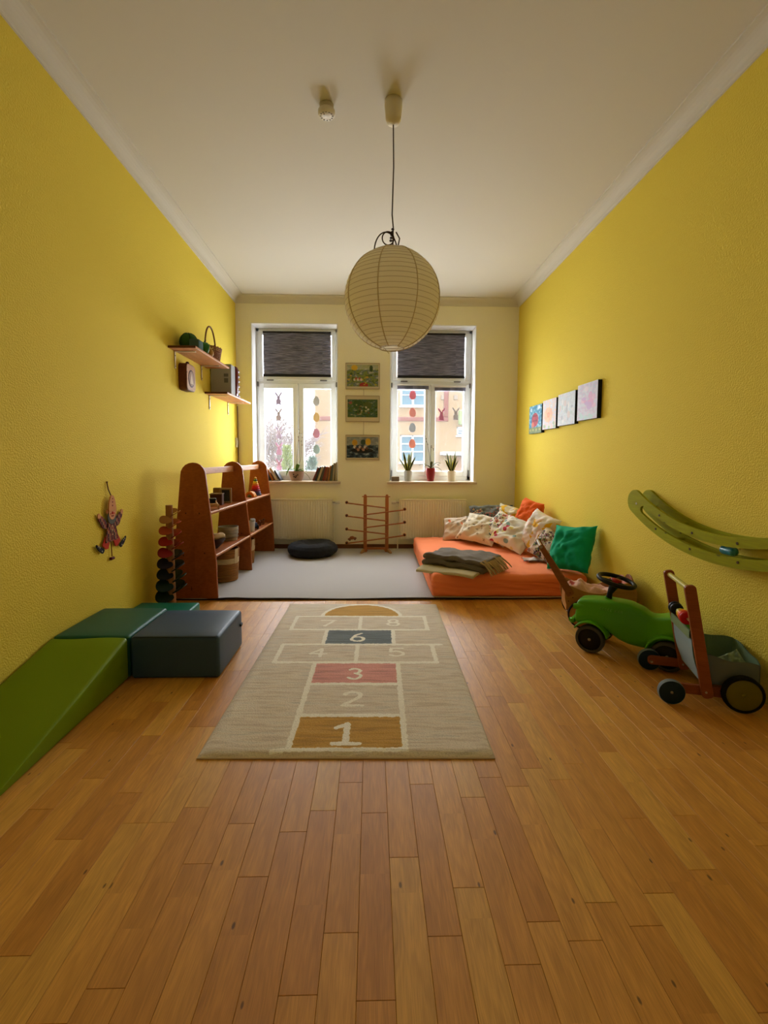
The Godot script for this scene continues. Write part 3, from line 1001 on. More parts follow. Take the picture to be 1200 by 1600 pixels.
# ---------------------------------------------------------------- radiators
func build_radiators() -> void:
	var m := mat(Color(0.97, 0.935, 0.83), 0.45)
	for k in 2:
		var x0: float = [-1.40, 0.39][k]
		var w: float = [0.85, 0.93][k]
		var r := thing("radiator", "cream ribbed panel radiator below the left window" if k == 0 else "cream ribbed panel radiator below the right window behind the mattress", "radiator", V(x0 + w / 2, 0.15, BZ), 0.0, "radiators")
		var st := S()
		st.set_smooth_group(-1)
		var n := int(w / 0.0335)
		var zf := 0.105
		var step := w / n
		var pts := []
		for i in n:
			var x := -w / 2 + i * step
			for q in [[0.0, 0.0], [0.18, 0.0], [0.32, 0.012], [0.78, 0.012], [0.92, 0.0]]: pts.append(Vector2(x + q[0] * step, zf - 0.012 + q[1]))
		pts.append(Vector2(w / 2, zf - 0.012))
		for i in pts.size() - 1:
			var a: Vector2 = pts[i]
			var b: Vector2 = pts[i + 1]
			quad(st, V(a.x, 0.03, a.y), V(b.x, 0.03, b.y), V(b.x, 0.53, b.y), V(a.x, 0.53, a.y))
			quad(st, V(a.x, 0.53, a.y), V(b.x, 0.53, b.y), V(b.x, 0.545, zf - 0.014), V(a.x, 0.545, zf - 0.014))
			quad(st, V(b.x, 0.03, b.y), V(a.x, 0.03, a.y), V(a.x, 0.015, zf - 0.014), V(b.x, 0.015, zf - 0.014))
		st.generate_normals()
		obj("ribbed_panel", st, m, r)
		st = S()
		box(st, V(0, 0.28, 0.065), V(w + 0.004, 0.555, 0.05), 0.004)
		obj("body", st, m, r)
		st = S()
		box(st, V(0, 0.562, 0.068), V(w + 0.01, 0.012, 0.085), 0.003)
		for s in [-1, 1]: box(st, V(s * (w / 2 + 0.003), 0.285, 0.068), V(0.006, 0.56, 0.085), 0.002)
		obj("casing", st, m, r)
		st = S()
		for s in [-0.3, 0.3]:
			st = S()
			box(st, V(s * w, 0.30, 0.021), V(0.03, 0.4, 0.04), 0.003)
			obj("bracket", st, m, r)
		var s := 1.0 if k == 0 else -1.0
		st = S()
		tube(st, [V(s * (w / 2 - 0.02), 0.52, 0.065), V(s * (w / 2 + 0.045), 0.52, 0.065)], 0.012, 10)
		obj("valve", st, mat(Color(0.7, 0.66, 0.6), 0.35, {"metallic": 0.7}), r)
		st = S()
		tube(st, [V(s * (w / 2 + 0.045), 0.52, 0.065), V(s * (w / 2 + 0.06), 0.52, 0.065), V(s * (w / 2 + 0.11), 0.52, 0.065)], [0.017, 0.024, 0.022], 14)
		obj("thermostat", st, mat(Color(0.86, 0.84, 0.78), 0.4), r)
		st = S()
		tube(st, [V(s * (w / 2 + 0.02), 0.52, 0.065), V(s * (w / 2 + 0.02), 0.45, 0.045), V(s * (w / 2 + 0.02), -0.14, 0.045)], 0.009, 8)
		obj("pipe", st, m, r)

# ---------------------------------------------------------------- shelf unit and what stands on it
func build_shelf_unit() -> void:
	var alder := textured(wood_a, 0.45, Vector3(0.7, 1.5, 1), Color(0.70, 0.40, 0.20))
	var pale := textured(wood_a, 0.45, Vector3(0.9, 2.2, 1), Color(0.86, 0.62, 0.42))
	var u := thing("shelf_unit", "reddish wooden toy shelf unit with three tapered round-topped side panels", "shelf", V(-1.585, 0.012, -4.14), -1.6)
	var half := func(y: float) -> float: return 0.20 - 0.012 * y / 0.38 if y < 0.38 else lerpf(0.188, 0.112, (y - 0.38) / 0.74)
	var poly := PackedVector2Array()
	for y in [0.0, 0.2, 0.38, 0.6, 0.9, 1.12]: poly.append(Vector2(half.call(y), y))
	for k in range(1, 10):
		var a := PI * k / 10.0
		poly.append(Vector2(cos(a) * 0.112, 1.12 + sin(a) * 0.112))
	for y in [1.12, 0.9, 0.6, 0.38, 0.2, 0.0]: poly.append(Vector2(-half.call(y), y))
	# turn the pattern so that the grain runs upwards
	for k in 3:
		var st := S()
		prism(st, poly, -0.012, 0.012, Transform3D.IDENTITY, true, 0.003)
		var m := textured(wood_a, 0.45, Vector3(1.5, 0.35, 1), Color(0.70, 0.40, 0.20))
		var o := obj("side_panel", st, m, u)
		o.position = V(0, 0, -[0.0, 1.07, 2.14][k])
		for q in [[-0.07, 0.78], [0.05, 0.78], [-0.10, 0.40], [0.09, 0.42]]:
			st = S()
			tube(st, [V(q[0], q[1], 0.0115), V(q[0], q[1], 0.0135)], 0.007, 10)
			obj("wooden_plug", st, mat(Color(0.33, 0.17, 0.08), 0.6), o)
	for b in 2:
		for q in [[0.775, 0.145], [0.385, 0.185]]:
			var st := S()
			box(st, V(0.0, q[0], -0.535 - 1.07 * b), V(q[1] * 2, 0.022, 1.046), 0.004, Transform3D.IDENTITY, Vector2(b * 0.3, q[0]))
			obj("shelf_board", st, alder, u)
			st = S()
			tube(st, [V(q[1] - 0.006, q[0] + 0.006, -0.012 - 1.07 * b), V(q[1] - 0.006, q[0] + 0.006, -1.058 - 1.07 * b)], 0.011, 10)
			obj("edge_rod", st, pale, u)
		var rl := S()
		box(rl, V(0.0, 1.15, -0.535 - 1.07 * b), V(0.022, 0.062, 1.046), 0.004)
		obj("top_rail", rl, pale, u)
	var ux := func(lx: float, y: float, lz: float) -> Vector3: return u.transform * V(lx, y, lz)
	# first bay, upper board
	var top := 0.787
	var p: Vector3 = ux.call(-0.01, top, -0.86)
	var st := S()
	var f := thing("wooden_frame_block", "pale wooden frame block with open centre on the upper shelf board", "toy", p, 12.0)
	for s in [-1, 1]:
		box(st, V(s * 0.05, 0.08, 0), V(0.018, 0.16, 0.07), 0.003)
		box(st, V(0, 0.08 + s * 0.071, 0), V(0.082, 0.018, 0.07), 0.003)
	obj("frame", st, wood(Color(0.66, 0.55, 0.42), 0.6), f)
	st = S()
	box(st, V(0, 0.08, -0.02), V(0.084, 0.126, 0.02), 0.002)
	obj("mirror_panel", st, mat(Color(0.25, 0.27, 0.29), 0.25), f)
	p = ux.call(-0.09, top, -0.82)
	st = S()
	rbox(st, V(0, 0.08, 0), V(0.13, 0.16, 0.06), 0.006, 1)
	var o := obj("wooden_box", st, wood(Color(0.60, 0.46, 0.30), 0.6))
	o.position = p + V(0, 0, -0.09)
	tag(o, "tall plain wooden box behind the dark book box on the upper shelf board", "box")
	p = ux.call(-0.035, top, -0.66)
	var bk := thing("book_box", "low dark brown wooden box on the upper shelf board", "box", p, 8.0)
	st = S()
	box(st, V(0, 0.055, 0), V(0.12, 0.11, 0.11), 0.004)
	obj("body", st, wood(Color(0.34, 0.20, 0.12), 0.6), bk)
	st = S()
	box(st, V(0, 0.114, 0), V(0.13, 0.010, 0.12), 0.003)
	obj("lid", st, wood(Color(0.52, 0.40, 0.27), 0.6), bk)
	p = ux.call(0.07, top, -0.26)
	var cart := thing("toy_cart", "little pale wooden toy cart with black load beside the front panel", "toy", p, 20.0)
	st = S()
	box(st, V(0, 0.045, 0), V(0.09, 0.03, 0.15), 0.005)
	obj("body", st, wood(Color(0.85, 0.72, 0.52), 0.5, true), cart)
	st = S()
	rbox(st, V(0, 0.082, -0.01), V(0.07, 0.044, 0.08), 0.015, 1)
	obj("load", st, mat(Color(0.07, 0.07, 0.07), 0.6), cart)
	st = S()
	bar(st, V(0.03, 0.03, 0.07), V(0.03, 0.085, 0.02), 0.012, 0.012)
	obj("drawbar", st, wood(Color(0.85, 0.72, 0.52), 0.5, true), cart)
	for s in [-1, 1]:
		for e in [-0.05, 0.05]:
			st = S()
			tube(st, [V(s * 0.046, 0.022, e), V(s * 0.058, 0.022, e)], 0.022, 16)
			obj("wheel", st, wood(Color(0.72, 0.56, 0.36), 0.5, true), cart)
	# first bay, lower board
	p = ux.call(0.03, 0.397, -0.80)
	var fb := thing("felt_basket", "light grey felt basket on the lower shelf board", "basket", p)
	st = S()
	lathe(st, [Vector2(0.0, 0.0), Vector2(0.088, 0.0), Vector2(0.088, 0.0), Vector2(0.10, 0.08), Vector2(0.104, 0.145), Vector2(0.104, 0.145), Vector2(0.098, 0.145), Vector2(0.098, 0.145), Vector2(0.093, 0.02), Vector2(0.0, 0.015)], 24)
	obj("body", st, cloth(Color(0.62, 0.58, 0.52)), fb)
	st = S()
	for y in [0.04, 0.075, 0.11]: tube(st, arc3(0.10 + y * 0.03, y, 24), 0.0025, 5, false)
	obj("stitching", st, cloth(Color(0.48, 0.45, 0.41)), fb)
	p = ux.call(0.01, 0.397, -0.34)
	var bowl := thing("wooden_bowl", "dark brown bowl on the lower shelf board beside the front panel", "bowl", p)
	st = S()
	lathe(st, [Vector2(0.0, 0.0), Vector2(0.07, 0.0), Vector2(0.12, 0.05), Vector2(0.145, 0.10), Vector2(0.145, 0.10), Vector2(0.138, 0.10), Vector2(0.11, 0.05), Vector2(0.0, 0.02)], 28)
	obj("body", st, wood(Color(0.20, 0.11, 0.07), 0.5), bowl)
	st = S()
	var roll := []
	var rr := []
	for k in 13:
		var a := deg_to_rad(lerpf(-150.0, 40.0, k / 12.0))
		roll.append(V(0.10 * cos(a), 0.125 - 0.05 * smoothstep(0.75, 1.0, k / 12.0), -0.13 * sin(a) - 0.02))
		rr.append(0.03 + 0.004 * sin(k * 2.1))
	tube(st, roll, rr, 10)
	o = obj("cloth_roll", st, cloth(Color(0.72, 0.60, 0.42)))
	o.position = p
	tag(o, "beige rolled cloth lying over the rim of the dark bowl", "cloth")
	# baskets on the carpet
	basket(ux.call(0.03, 0.003, -0.66), 0.140, 0.33, "round seagrass basket with cream band and strap in the nearer shelf bay")
	basket(ux.call(-0.03, 0.003, -0.24), 0.125, 0.26, "small seagrass basket half hidden behind the front shelf panel")
	basket(ux.call(0.0, 0.003, -1.42), 0.125, 0.29, "round seagrass basket with cream band in the farther shelf bay")
	# second bay, upper board
	p = ux.call(0.03, top, -1.86)
	var cone := thing("stacking_cone", "rainbow stacking cone on the far shelf board", "toy", p)
	var cols := [Color(0.20, 0.24, 0.34), Color(0.27, 0.16, 0.28), Color(0.48, 0.10, 0.20), Color(0.72, 0.10, 0.14), Color(0.82, 0.20, 0.14), Color(0.86, 0.50, 0.16), Color(0.84, 0.72, 0.22), Color(0.30, 0.42, 0.20)]
	var y := 0.0
	for k in 8:
		st = S()
		var r0 := 0.074 - 0.0073 * k
		lathe(st, [Vector2(0, 0), Vector2(r0 - 0.004, 0), Vector2(r0, 0.006), Vector2(r0 - 0.002, 0.022), Vector2(r0 - 0.008, 0.026), Vector2(0, 0.026)], 20, at(V(0, y, 0)))
		obj("ring", st, mat(cols[k], 0.55), cone)
		y += 0.026
	st = S()
	ball(st, V(0, y + 0.012, 0), V(0.016, 0.018, 0.016))
	obj("knob", st, mat(Color(0.75, 0.62, 0.2), 0.5), cone)
	p = ux.call(0.05, top, -1.58)
	var bow := thing("rainbow_arches", "small wooden rainbow of nested arches beside the stacking cone", "toy", p, -25.0)
	cols = [Color(0.85, 0.55, 0.22), Color(0.80, 0.30, 0.14), Color(0.55, 0.45, 0.30), Color(0.25, 0.30, 0.30)]
	for k in 4:
		st = S()
		var q := PackedVector2Array()
		for e in arc(Vector2.ZERO, Vector2.ONE * (0.072 - 0.016 * k), 0, 180, 12): q.append(e)
		for e in arc(Vector2.ZERO, Vector2.ONE * (0.058 - 0.016 * k), 180, 0, 12): q.append(e)
		prism(st, q, -0.025, 0.025)
		obj("arch", st, mat(cols[k], 0.6), bow)
	p = ux.call(0.04, top, -1.28)
	var hen := thing("wooden_figure", "small red wooden figure at the end of the far shelf board", "toy", p)
	st = S()
	lathe(st, [Vector2(0, 0), Vector2(0.026, 0), Vector2(0.026, 0), Vector2(0.024, 0.04), Vector2(0.012, 0.065), Vector2(0, 0.065)], 14)
	obj("body", st, mat(Color(0.66, 0.10, 0.08), 0.5), hen)
	st = S()
	ball(st, V(0, 0.078, 0), V(0.019, 0.019, 0.019))
	obj("head", st, mat(Color(0.45, 0.28, 0.18), 0.5), hen)
	# second bay, lower board
	p = ux.call(0.09, 0.397, -1.36)
	fb = thing("felt_basket", "small pale grey felt basket on the far lower shelf board", "basket", p)
	st = S()
	lathe(st, [Vector2(0.0, 0.0), Vector2(0.06, 0.0), Vector2(0.06, 0.0), Vector2(0.068, 0.12), Vector2(0.068, 0.12), Vector2(0.063, 0.12), Vector2(0.058, 0.02), Vector2(0.0, 0.015)], 20)
	obj("body", st, cloth(Color(0.70, 0.67, 0.62)), fb)
	p = ux.call(0.08, 0.397, -1.56)
	var trk := thing("toy_vehicle", "blue and white toy vehicle with black wheels on the far lower shelf board", "toy", p, 30.0)
	st = S()
	rbox(st, V(0, 0.055, 0), V(0.07, 0.05, 0.12), 0.012, 1)
	obj("body", st, mat(Color(0.20, 0.27, 0.40), 0.4), trk)
	st = S()
	rbox(st, V(0, 0.10, -0.02), V(0.06, 0.05, 0.05), 0.014, 1)
	obj("cab", st, mat(Color(0.75, 0.78, 0.82), 0.3), trk)
	for s in [-1, 1]:
		for e in [-0.04, 0.04]:
			st = S()
			tube(st, [V(s * 0.034, 0.028, e), V(s * 0.05, 0.028, e)], 0.028, 14)
			obj("wheel", st, mat(Color(0.05, 0.05, 0.05), 0.7), trk)
	for k in 2:
		p = ux.call(0.09, 0.397, [-1.78, -1.92][k])
		var an := thing("wooden_animal", "little brown wooden animal, %s on the far lower shelf board" % ["nearer of two" if k == 0 else "farther of two"][0], "toy", p, 20.0 + 50.0 * k)
		st = S()
		ball(st, V(0, 0.045, 0), V(0.022, 0.022, 0.036), 12, 8)
		ball(st, V(0, 0.068, 0.03), V(0.015, 0.015, 0.018), 10, 6)
		obj("body", st, wood(Color(0.50, 0.30, 0.18), 0.5), an)
		for s in [-1, 1]:
			for e in [-0.022, 0.022]:
				st = S()
				tube(st, [V(s * 0.012, 0.0, e), V(s * 0.012, 0.04, e)], 0.006, 6)
				obj("leg", st, wood(Color(0.50, 0.30, 0.18), 0.5), an)

func arc3(r: float, y: float, n: int) -> Array:
	var out := []
	for k in n + 1: out.append(V(cos(TAU * k / n) * r, y, sin(TAU * k / n) * r))
	return out

func basket(p: Vector3, r: float, h: float, label: String) -> void:
	var b := thing("seagrass_basket", label, "basket", p, 0.0, "seagrass baskets under the shelves")
	var straw := textured(wood_a, 0.9, Vector3(9, 30, 1), Color(0.66, 0.47, 0.26))
	var rows := 18
	var cream := S()
	var body := S()
	for k in rows:
		var y := h * (k + 0.5) / rows
		var rr := r * (0.90 + 0.12 * float(k) / rows)
		var dst := cream if k in [10, 11, 12] else body
		tube(dst, arc3(rr, y, 24), h / rows * 0.62, 6, false)
	lathe(body, [Vector2(0, 0.004), Vector2(r * 0.88, 0.004), Vector2(r * 0.9, 0.01), Vector2(0, 0.012)], 20)
	obj("body", body, straw, b)
	obj("band", cream, cloth(Color(0.80, 0.70, 0.52)), b)
	for s in [0.35, 0.35 + PI]:
		var st := S()
		var d := V(cos(s), 0, sin(s))
		bar(st, d * r * 1.02 + V(0, h * 0.55, 0), d * r * 1.075 + V(0, h * 1.01, 0), 0.05, 0.006, 0.002, d)
		obj("strap", st, cloth(Color(0.78, 0.68, 0.52)), b)

# ---------------------------------------------------------------- mattress, cushions, blankets, pouf
func pillow_mesh(w: float, h: float, t: float, seed_: int) -> SurfaceTool:
	var st := S()
	var n := noise(seed_, 2.2, 2)
	var n2 := noise(seed_ + 50, 5.5, 2)
	var f := func(u: float, v: float, side: float) -> Vector3:
		var a := u * 2 - 1
		var b := v * 2 - 1
		var x := a * w / 2 * (1.0 - 0.075 * (1 - b * b))
		var y := b * h / 2 * (1.0 - 0.075 * (1 - a * a))
		var th := pow(maxf((1 - pow(absf(a), 2.6)) * (1 - pow(absf(b), 2.6)), 0.0), 0.46)
		var crease := n.get_noise_2d(a * 0.9, b * 0.9 + side * 7.0) * 0.26 + n2.get_noise_2d(a * 0.5 + b, b * 0.5 - a + side * 3.0) * 0.10
		return V(x, y, side * t / 2 * th * (1.0 + crease) + 0.02 * n.get_noise_2d(a * 0.6 + 9.0, b * 0.6))
	grid(st, 22, 22, func(u: float, v: float) -> Vector3: return f.call(u, v, 1.0))
	grid(st, 22, 22, func(u: float, v: float) -> Vector3: return f.call(1 - u, v, -1.0))
	return st

func pillow(p: Vector3, face: float, lean: float, roll: float, size: Vector3, m: Material, label: String, seed_: int) -> void:
	var c := thing("cushion", label, "cushion", p + V(0, 0.012, 0), 0.0, "cushions on the mattress")
	c.basis = Basis(Vector3.UP, deg_to_rad(face)) * Basis(Vector3.RIGHT, deg_to_rad(-lean)) * Basis(Vector3.BACK, deg_to_rad(roll))
	obj("cover", pillow_mesh(size.x, size.y, size.z * 1.3, seed_), m, c)
	var st := S()
	var e := []
	for k in 15:
		var a := -1.0 + 2.0 * k / 14.0
		e.append(V(a * size.x / 2 * 0.985, -size.y / 2 * (1.0 - 0.075 * (1 - a * a)), 0.0))
	tube(st, e, 0.003, 5)
	obj("seam", st, m, c)

func print_fabric(ground: Color, kind: String, cols: Array, seed_: int, count: int) -> StandardMaterial3D:
	var w := 160
	var im := Image.create(w, w, false, Image.FORMAT_RGB8)
	im.fill(ground)
	var r := RandomNumberGenerator.new()
	r.seed = seed_
	for k in count:
		var c := Vector2(r.randf() * w, r.randf() * w)
		var col: Color = cols[k % cols.size()]
		var big := r.randf_range(8.0, 17.0)
		if kind == "star": big = 8.0
		if kind == "dot": big = r.randf_range(8.0, 13.0)
		if kind == "leaf": big = r.randf_range(16.0, 30.0)
		var turn := r.randf() * TAU
		for y in range(int(-big) - 1, int(big) + 2):
			for x in range(int(-big) - 1, int(big) + 2):
				var d := Vector2(x, y)
				var l := d.length() / big
				var a := d.angle() + turn
				var ink := false
				var c2 := col
				if kind == "dot": ink = Vector2(d.rotated(turn).x * 1.35, d.rotated(turn).y).length() < big
				elif kind == "star": ink = l < 0.45 + 0.35 * cos(a * 5.0)
				elif kind == "leaf":
					var q := d.rotated(turn)
					ink = absf(q.y) < big * 0.34 * (1.0 - pow(q.x / big, 2.0))
				elif kind == "stripe": ink = absf(x + y * 0.3) < big * 0.5
				else:
					ink = l < 0.7 + 0.25 * cos(a * 5.0)
					if l < 0.45: c2 = cols[(k + 1) % cols.size()]
					if l < 0.2: c2 = cols[(k + 2) % cols.size()]
				if ink: im.set_pixel(posmod(int(c.x) + x, w), posmod(int(c.y) + y, w), c2)
	return textured(ImageTexture.create_from_image(im), 0.9, Vector3.ONE, Color.WHITE, {"rim_enabled": true, "rim": 0.3})

func build_mattress() -> void:
	var m := thing("mattress", "thick mattress in an orange fitted sheet on the carpet", "mattress", V(1.285, 0.012, -5.14), -0.4)
	var st := S()
	var n := noise(61, 1.4, 2)
	var n2 := noise(62, 1.0, 3)
	rbox(st, V(0, 0.11, 0), V(1.45, 0.22, 2.03), 0.05, 22, Transform3D.IDENTITY, func(p: Vector3) -> Vector3:
		var d := V(0, 0.012 * n.get_noise_2d(p.x * 2.0, p.z * 2.0), 0)
		if p.y < 0.08: d += V(0.010 * n2.get_noise_2d(p.z * 2.0, p.y * 22.0), 0, 0.012 * n2.get_noise_2d(p.x * 1.6 + 5.0, p.y * 22.0 + p.x * 2.0))
		if p.y < -0.09: d.y = 0.0
		return p + d)
	var orange := cloth(Color(1.0, 0.56, 0.36))
	obj("fitted_sheet", st, orange, m)
	st = S()
	tube(st, [V(-0.70, 0.012, 1.012), V(0.0, 0.010, 1.018), V(0.70, 0.012, 1.012)], 0.006, 6)
	obj("hem", st, cloth(Color(0.78, 0.70, 0.62)), m)
	# cushions
	var white := Color(0.90, 0.87, 0.80)
	pillow(V(1.36, 0.40, -5.66), -39, 46, -6, V(0.52, 0.42, 0.15), print_fabric(Color(0.90, 0.85, 0.76), "star", [Color(0.52, 0.46, 0.37), Color(0.58, 0.48, 0.32)], 71, 26), "cream cushion with small scattered stars at the front left", 1)
	pillow(V(1.14, 0.37, -5.92), -28, 38, 10, V(0.42, 0.34, 0.12), print_fabric(Color(0.88, 0.80, 0.72), "stripe", [Color(0.90, 0.50, 0.30), Color(0.74, 0.70, 0.66)], 72, 7), "peach and white cushion peeking out behind the starry cushion", 2)
	pillow(V(1.45, 0.315, -5.83), -36, 68, 4, V(0.56, 0.36, 0.07), cloth(Color(0.07, 0.08, 0.11)), "dark navy cushion lying beneath the starry cushion", 3)
	var flora := [Color(0.55, 0.12, 0.20), Color(0.86, 0.74, 0.30), Color(0.36, 0.52, 0.36), Color(0.12, 0.10, 0.12), Color(0.90, 0.55, 0.50)]
	pillow(V(1.58, 0.475, -6.02), -18, 40, 4, V(0.58, 0.44, 0.16), print_fabric(Color(0.40, 0.41, 0.39), "flower", [Color(0.14, 0.13, 0.14), Color(0.74, 0.62, 0.44), Color(0.58, 0.27, 0.22), Color(0.30, 0.36, 0.32)], 73, 44), "grey cushion with dark patterned upper half in the corner", 4)
	pillow(V(1.79, 0.50, -5.94), -34, 30, -12, V(0.38, 0.36, 0.13), print_fabric(Color(0.94, 0.91, 0.84), "leaf", [Color(0.90, 0.70, 0.14)], 74, 14), "yellow and white leafy cushion in the far corner", 5)
	pillow(V(1.58, 0.44, -5.50), -44, 44, -24, V(0.44, 0.40, 0.14), print_fabric(white, "flower", flora, 75, 54), "white cushion with large burgundy and ochre flowers", 6)
	pillow(V(1.65, 0.415, -5.20), -46, 46, -16, V(0.50, 0.42, 0.15), print_fabric(white, "dot", [Color(0.66, 0.10, 0.16), Color(0.56, 0.66, 0.64), Color(0.86, 0.80, 0.50)], 76, 30), "white cushion printed with red and grey-blue ovals", 7)
	pillow(V(1.86, 0.63, -5.36), -66, 20, -10, V(0.36, 0.34, 0.13), cloth(Color(0.93, 0.40, 0.12)), "plain bright orange cushion propped on top by the wall", 8)
	pillow(V(1.83, 0.475, -4.98), -66, 24, -14, V(0.42, 0.46, 0.15), print_fabric(Color(0.93, 0.89, 0.84), "leaf", [Color(0.90, 0.68, 0.12), Color(0.90, 0.72, 0.20), Color(0.93, 0.80, 0.72)], 77, 24), "big white cushion with broad yellow leaves", 9)
	pillow(V(1.85, 0.375, -4.66), -56, 36, -18, V(0.40, 0.34, 0.14), print_fabric(Color(0.80, 0.74, 0.66), "flower", [Color(0.10, 0.09, 0.10), Color(0.56, 0.30, 0.36), Color(0.52, 0.56, 0.28), Color(0.30, 0.30, 0.30)], 78, 54), "small dark-flowered cushion between the yellow and green cushions", 10)
	pillow(V(1.875, 0.45, -4.22), -62, 24, 7, V(0.44, 0.45, 0.15), cloth(Color(0.02, 0.62, 0.45)), "plain emerald green cushion, nearest the doll pram", 11)
	st = S()
	grid(st, 12, 8, func(u: float, v: float) -> Vector3: return V((u - 0.5) * 0.2, 0.012 + 0.02 * sin(u * 11.0 + v * 3.0) * sin(v * 3.1) + 0.02, (v - 0.5) * 0.12))
	grid(st, 12, 8, func(u: float, v: float) -> Vector3: return V((0.5 - u) * 0.2, 0.008 + 0.02 * sin((1 - u) * 11.0 + v * 3.0) * sin(v * 3.1) + 0.012, (v - 0.5) * 0.12))
	var rag := obj("cloth_scrap", st, cloth(Color(0.90, 0.82, 0.80)))
	rag.position = V(1.66, 0.228, -4.66)
	tag(rag, "crumpled pale pink cloth lying before the yellow-leaved cushion", "cloth")
	# blankets
	var turn := -37.7
	var c := thing("blanket", "cream folded blanket under the grey one, hanging over the mattress edge", "blanket", V(0.80, 0.238, -4.33), turn)
	st = S()
	rbox(st, V(0, 0.012, 0), V(0.60, 0.028, 0.46), 0.013, 16, Transform3D.IDENTITY, func(p: Vector3) -> Vector3:
		var over := maxf(0.0, p.z - 0.12) + maxf(0.0, -p.x - 0.22) * 0.6
		return p + V(0, 0.012 * sin(p.x * 9.0) * smoothstep(0.0, 0.2, p.z) - 0.55 * over * over * 2.0, 0))
	obj("folds", st, cloth(Color(0.76, 0.70, 0.54)), c)
	c = thing("blanket", "grey wool blanket folded thick with pale fringe, on the mattress front", "blanket", V(0.88, 0.262, -4.42), turn)
	var nn := noise(66, 3.0, 3)
	var wool := cloth(Color(0.42, 0.38, 0.33))
	for k in 2:
		st = S()
		rbox(st, V(0, 0.028 + 0.048 * k, -0.01 * k), V(0.66, 0.056, 0.44 - 0.02 * k), 0.027, 18, Transform3D.IDENTITY, func(p: Vector3) -> Vector3:
			return p + V(0, 0.026 * nn.get_noise_2d(p.x * 1.3, p.z * 1.3 + k) + 0.02 * sin(p.x * 5.0 + 1.0) * (0.3 - p.z) - 0.06 * maxf(0.0, absf(p.x) - 0.22), 0.012 * nn.get_noise_2d(p.x * 3.0, p.y * 20.0)))
		obj("fold", st, wool, c)
	st = S()
	for k in 34:
		var z := -0.19 + 0.40 * k / 33.0
		var y0 := 0.085 - 0.02 * absf(z)
		var l := rng.randf_range(0.09, 0.13)
		var sw := rng.randf_range(-0.03, 0.03)
		tube(st, [V(0.29, y0 + 0.012, z), V(0.335, y0 - 0.005, z + sw * 0.3), V(0.36 + l * 0.35, y0 - 0.055, z + sw), V(0.37 + l * 0.5, maxf(y0 - 0.09, -0.006), z + sw * 1.6)], [0.007, 0.007, 0.006, 0.004], 5)
	obj("fringe", st, cloth(Color(0.72, 0.62, 0.44)), c)
	# pouf
	var pf := thing("floor_cushion", "round charcoal knitted floor cushion below the left window", "cushion", V(-0.77, 0.013, -6.02))
	st = S()
	var k2 := noise(67, 1.0, 2)
	var prof := []
	for k in 25:
		var a := -PI / 2 + PI * k / 24.0
		var rr := 0.20 + 0.125 * cos(a)
		prof.append(Vector2(rr, 0.085 + 0.085 * sin(a)))
	prof.push_front(Vector2(0.0, 0.0))
	prof.append_array([Vector2(0.12, 0.158), Vector2(0.05, 0.125), Vector2(0.0, 0.115)])
	lathe(st, prof, 96, Transform3D.IDENTITY, func(p: Vector3) -> Vector3:
		var a := atan2(p.z, p.x)
		var r := Vector2(p.x, p.z).length()
		var s := 1.0 + 0.02 * k2.get_noise_2d(p.x * 9.0, p.z * 9.0) + 0.012 * sin(a * 48.0 + sin(p.y * 110.0) * 1.6)
		return V(p.x * s, p.y + (0.012 * k2.get_noise_2d(p.x * 5.0, p.z * 5.0) if p.y > 0.02 else 0.0) + (0.004 * sin(r * 160.0) if p.y > 0.1 else 0.0), p.z * s))
	var knit := cloth(Color(0.115, 0.12, 0.135))
	obj("knitted_cover", st, knit, pf)
	st = S()
	ball(st, V(0, 0.118, 0), V(0.022, 0.010, 0.022), 12, 6)
	obj("button", st, knit, pf)

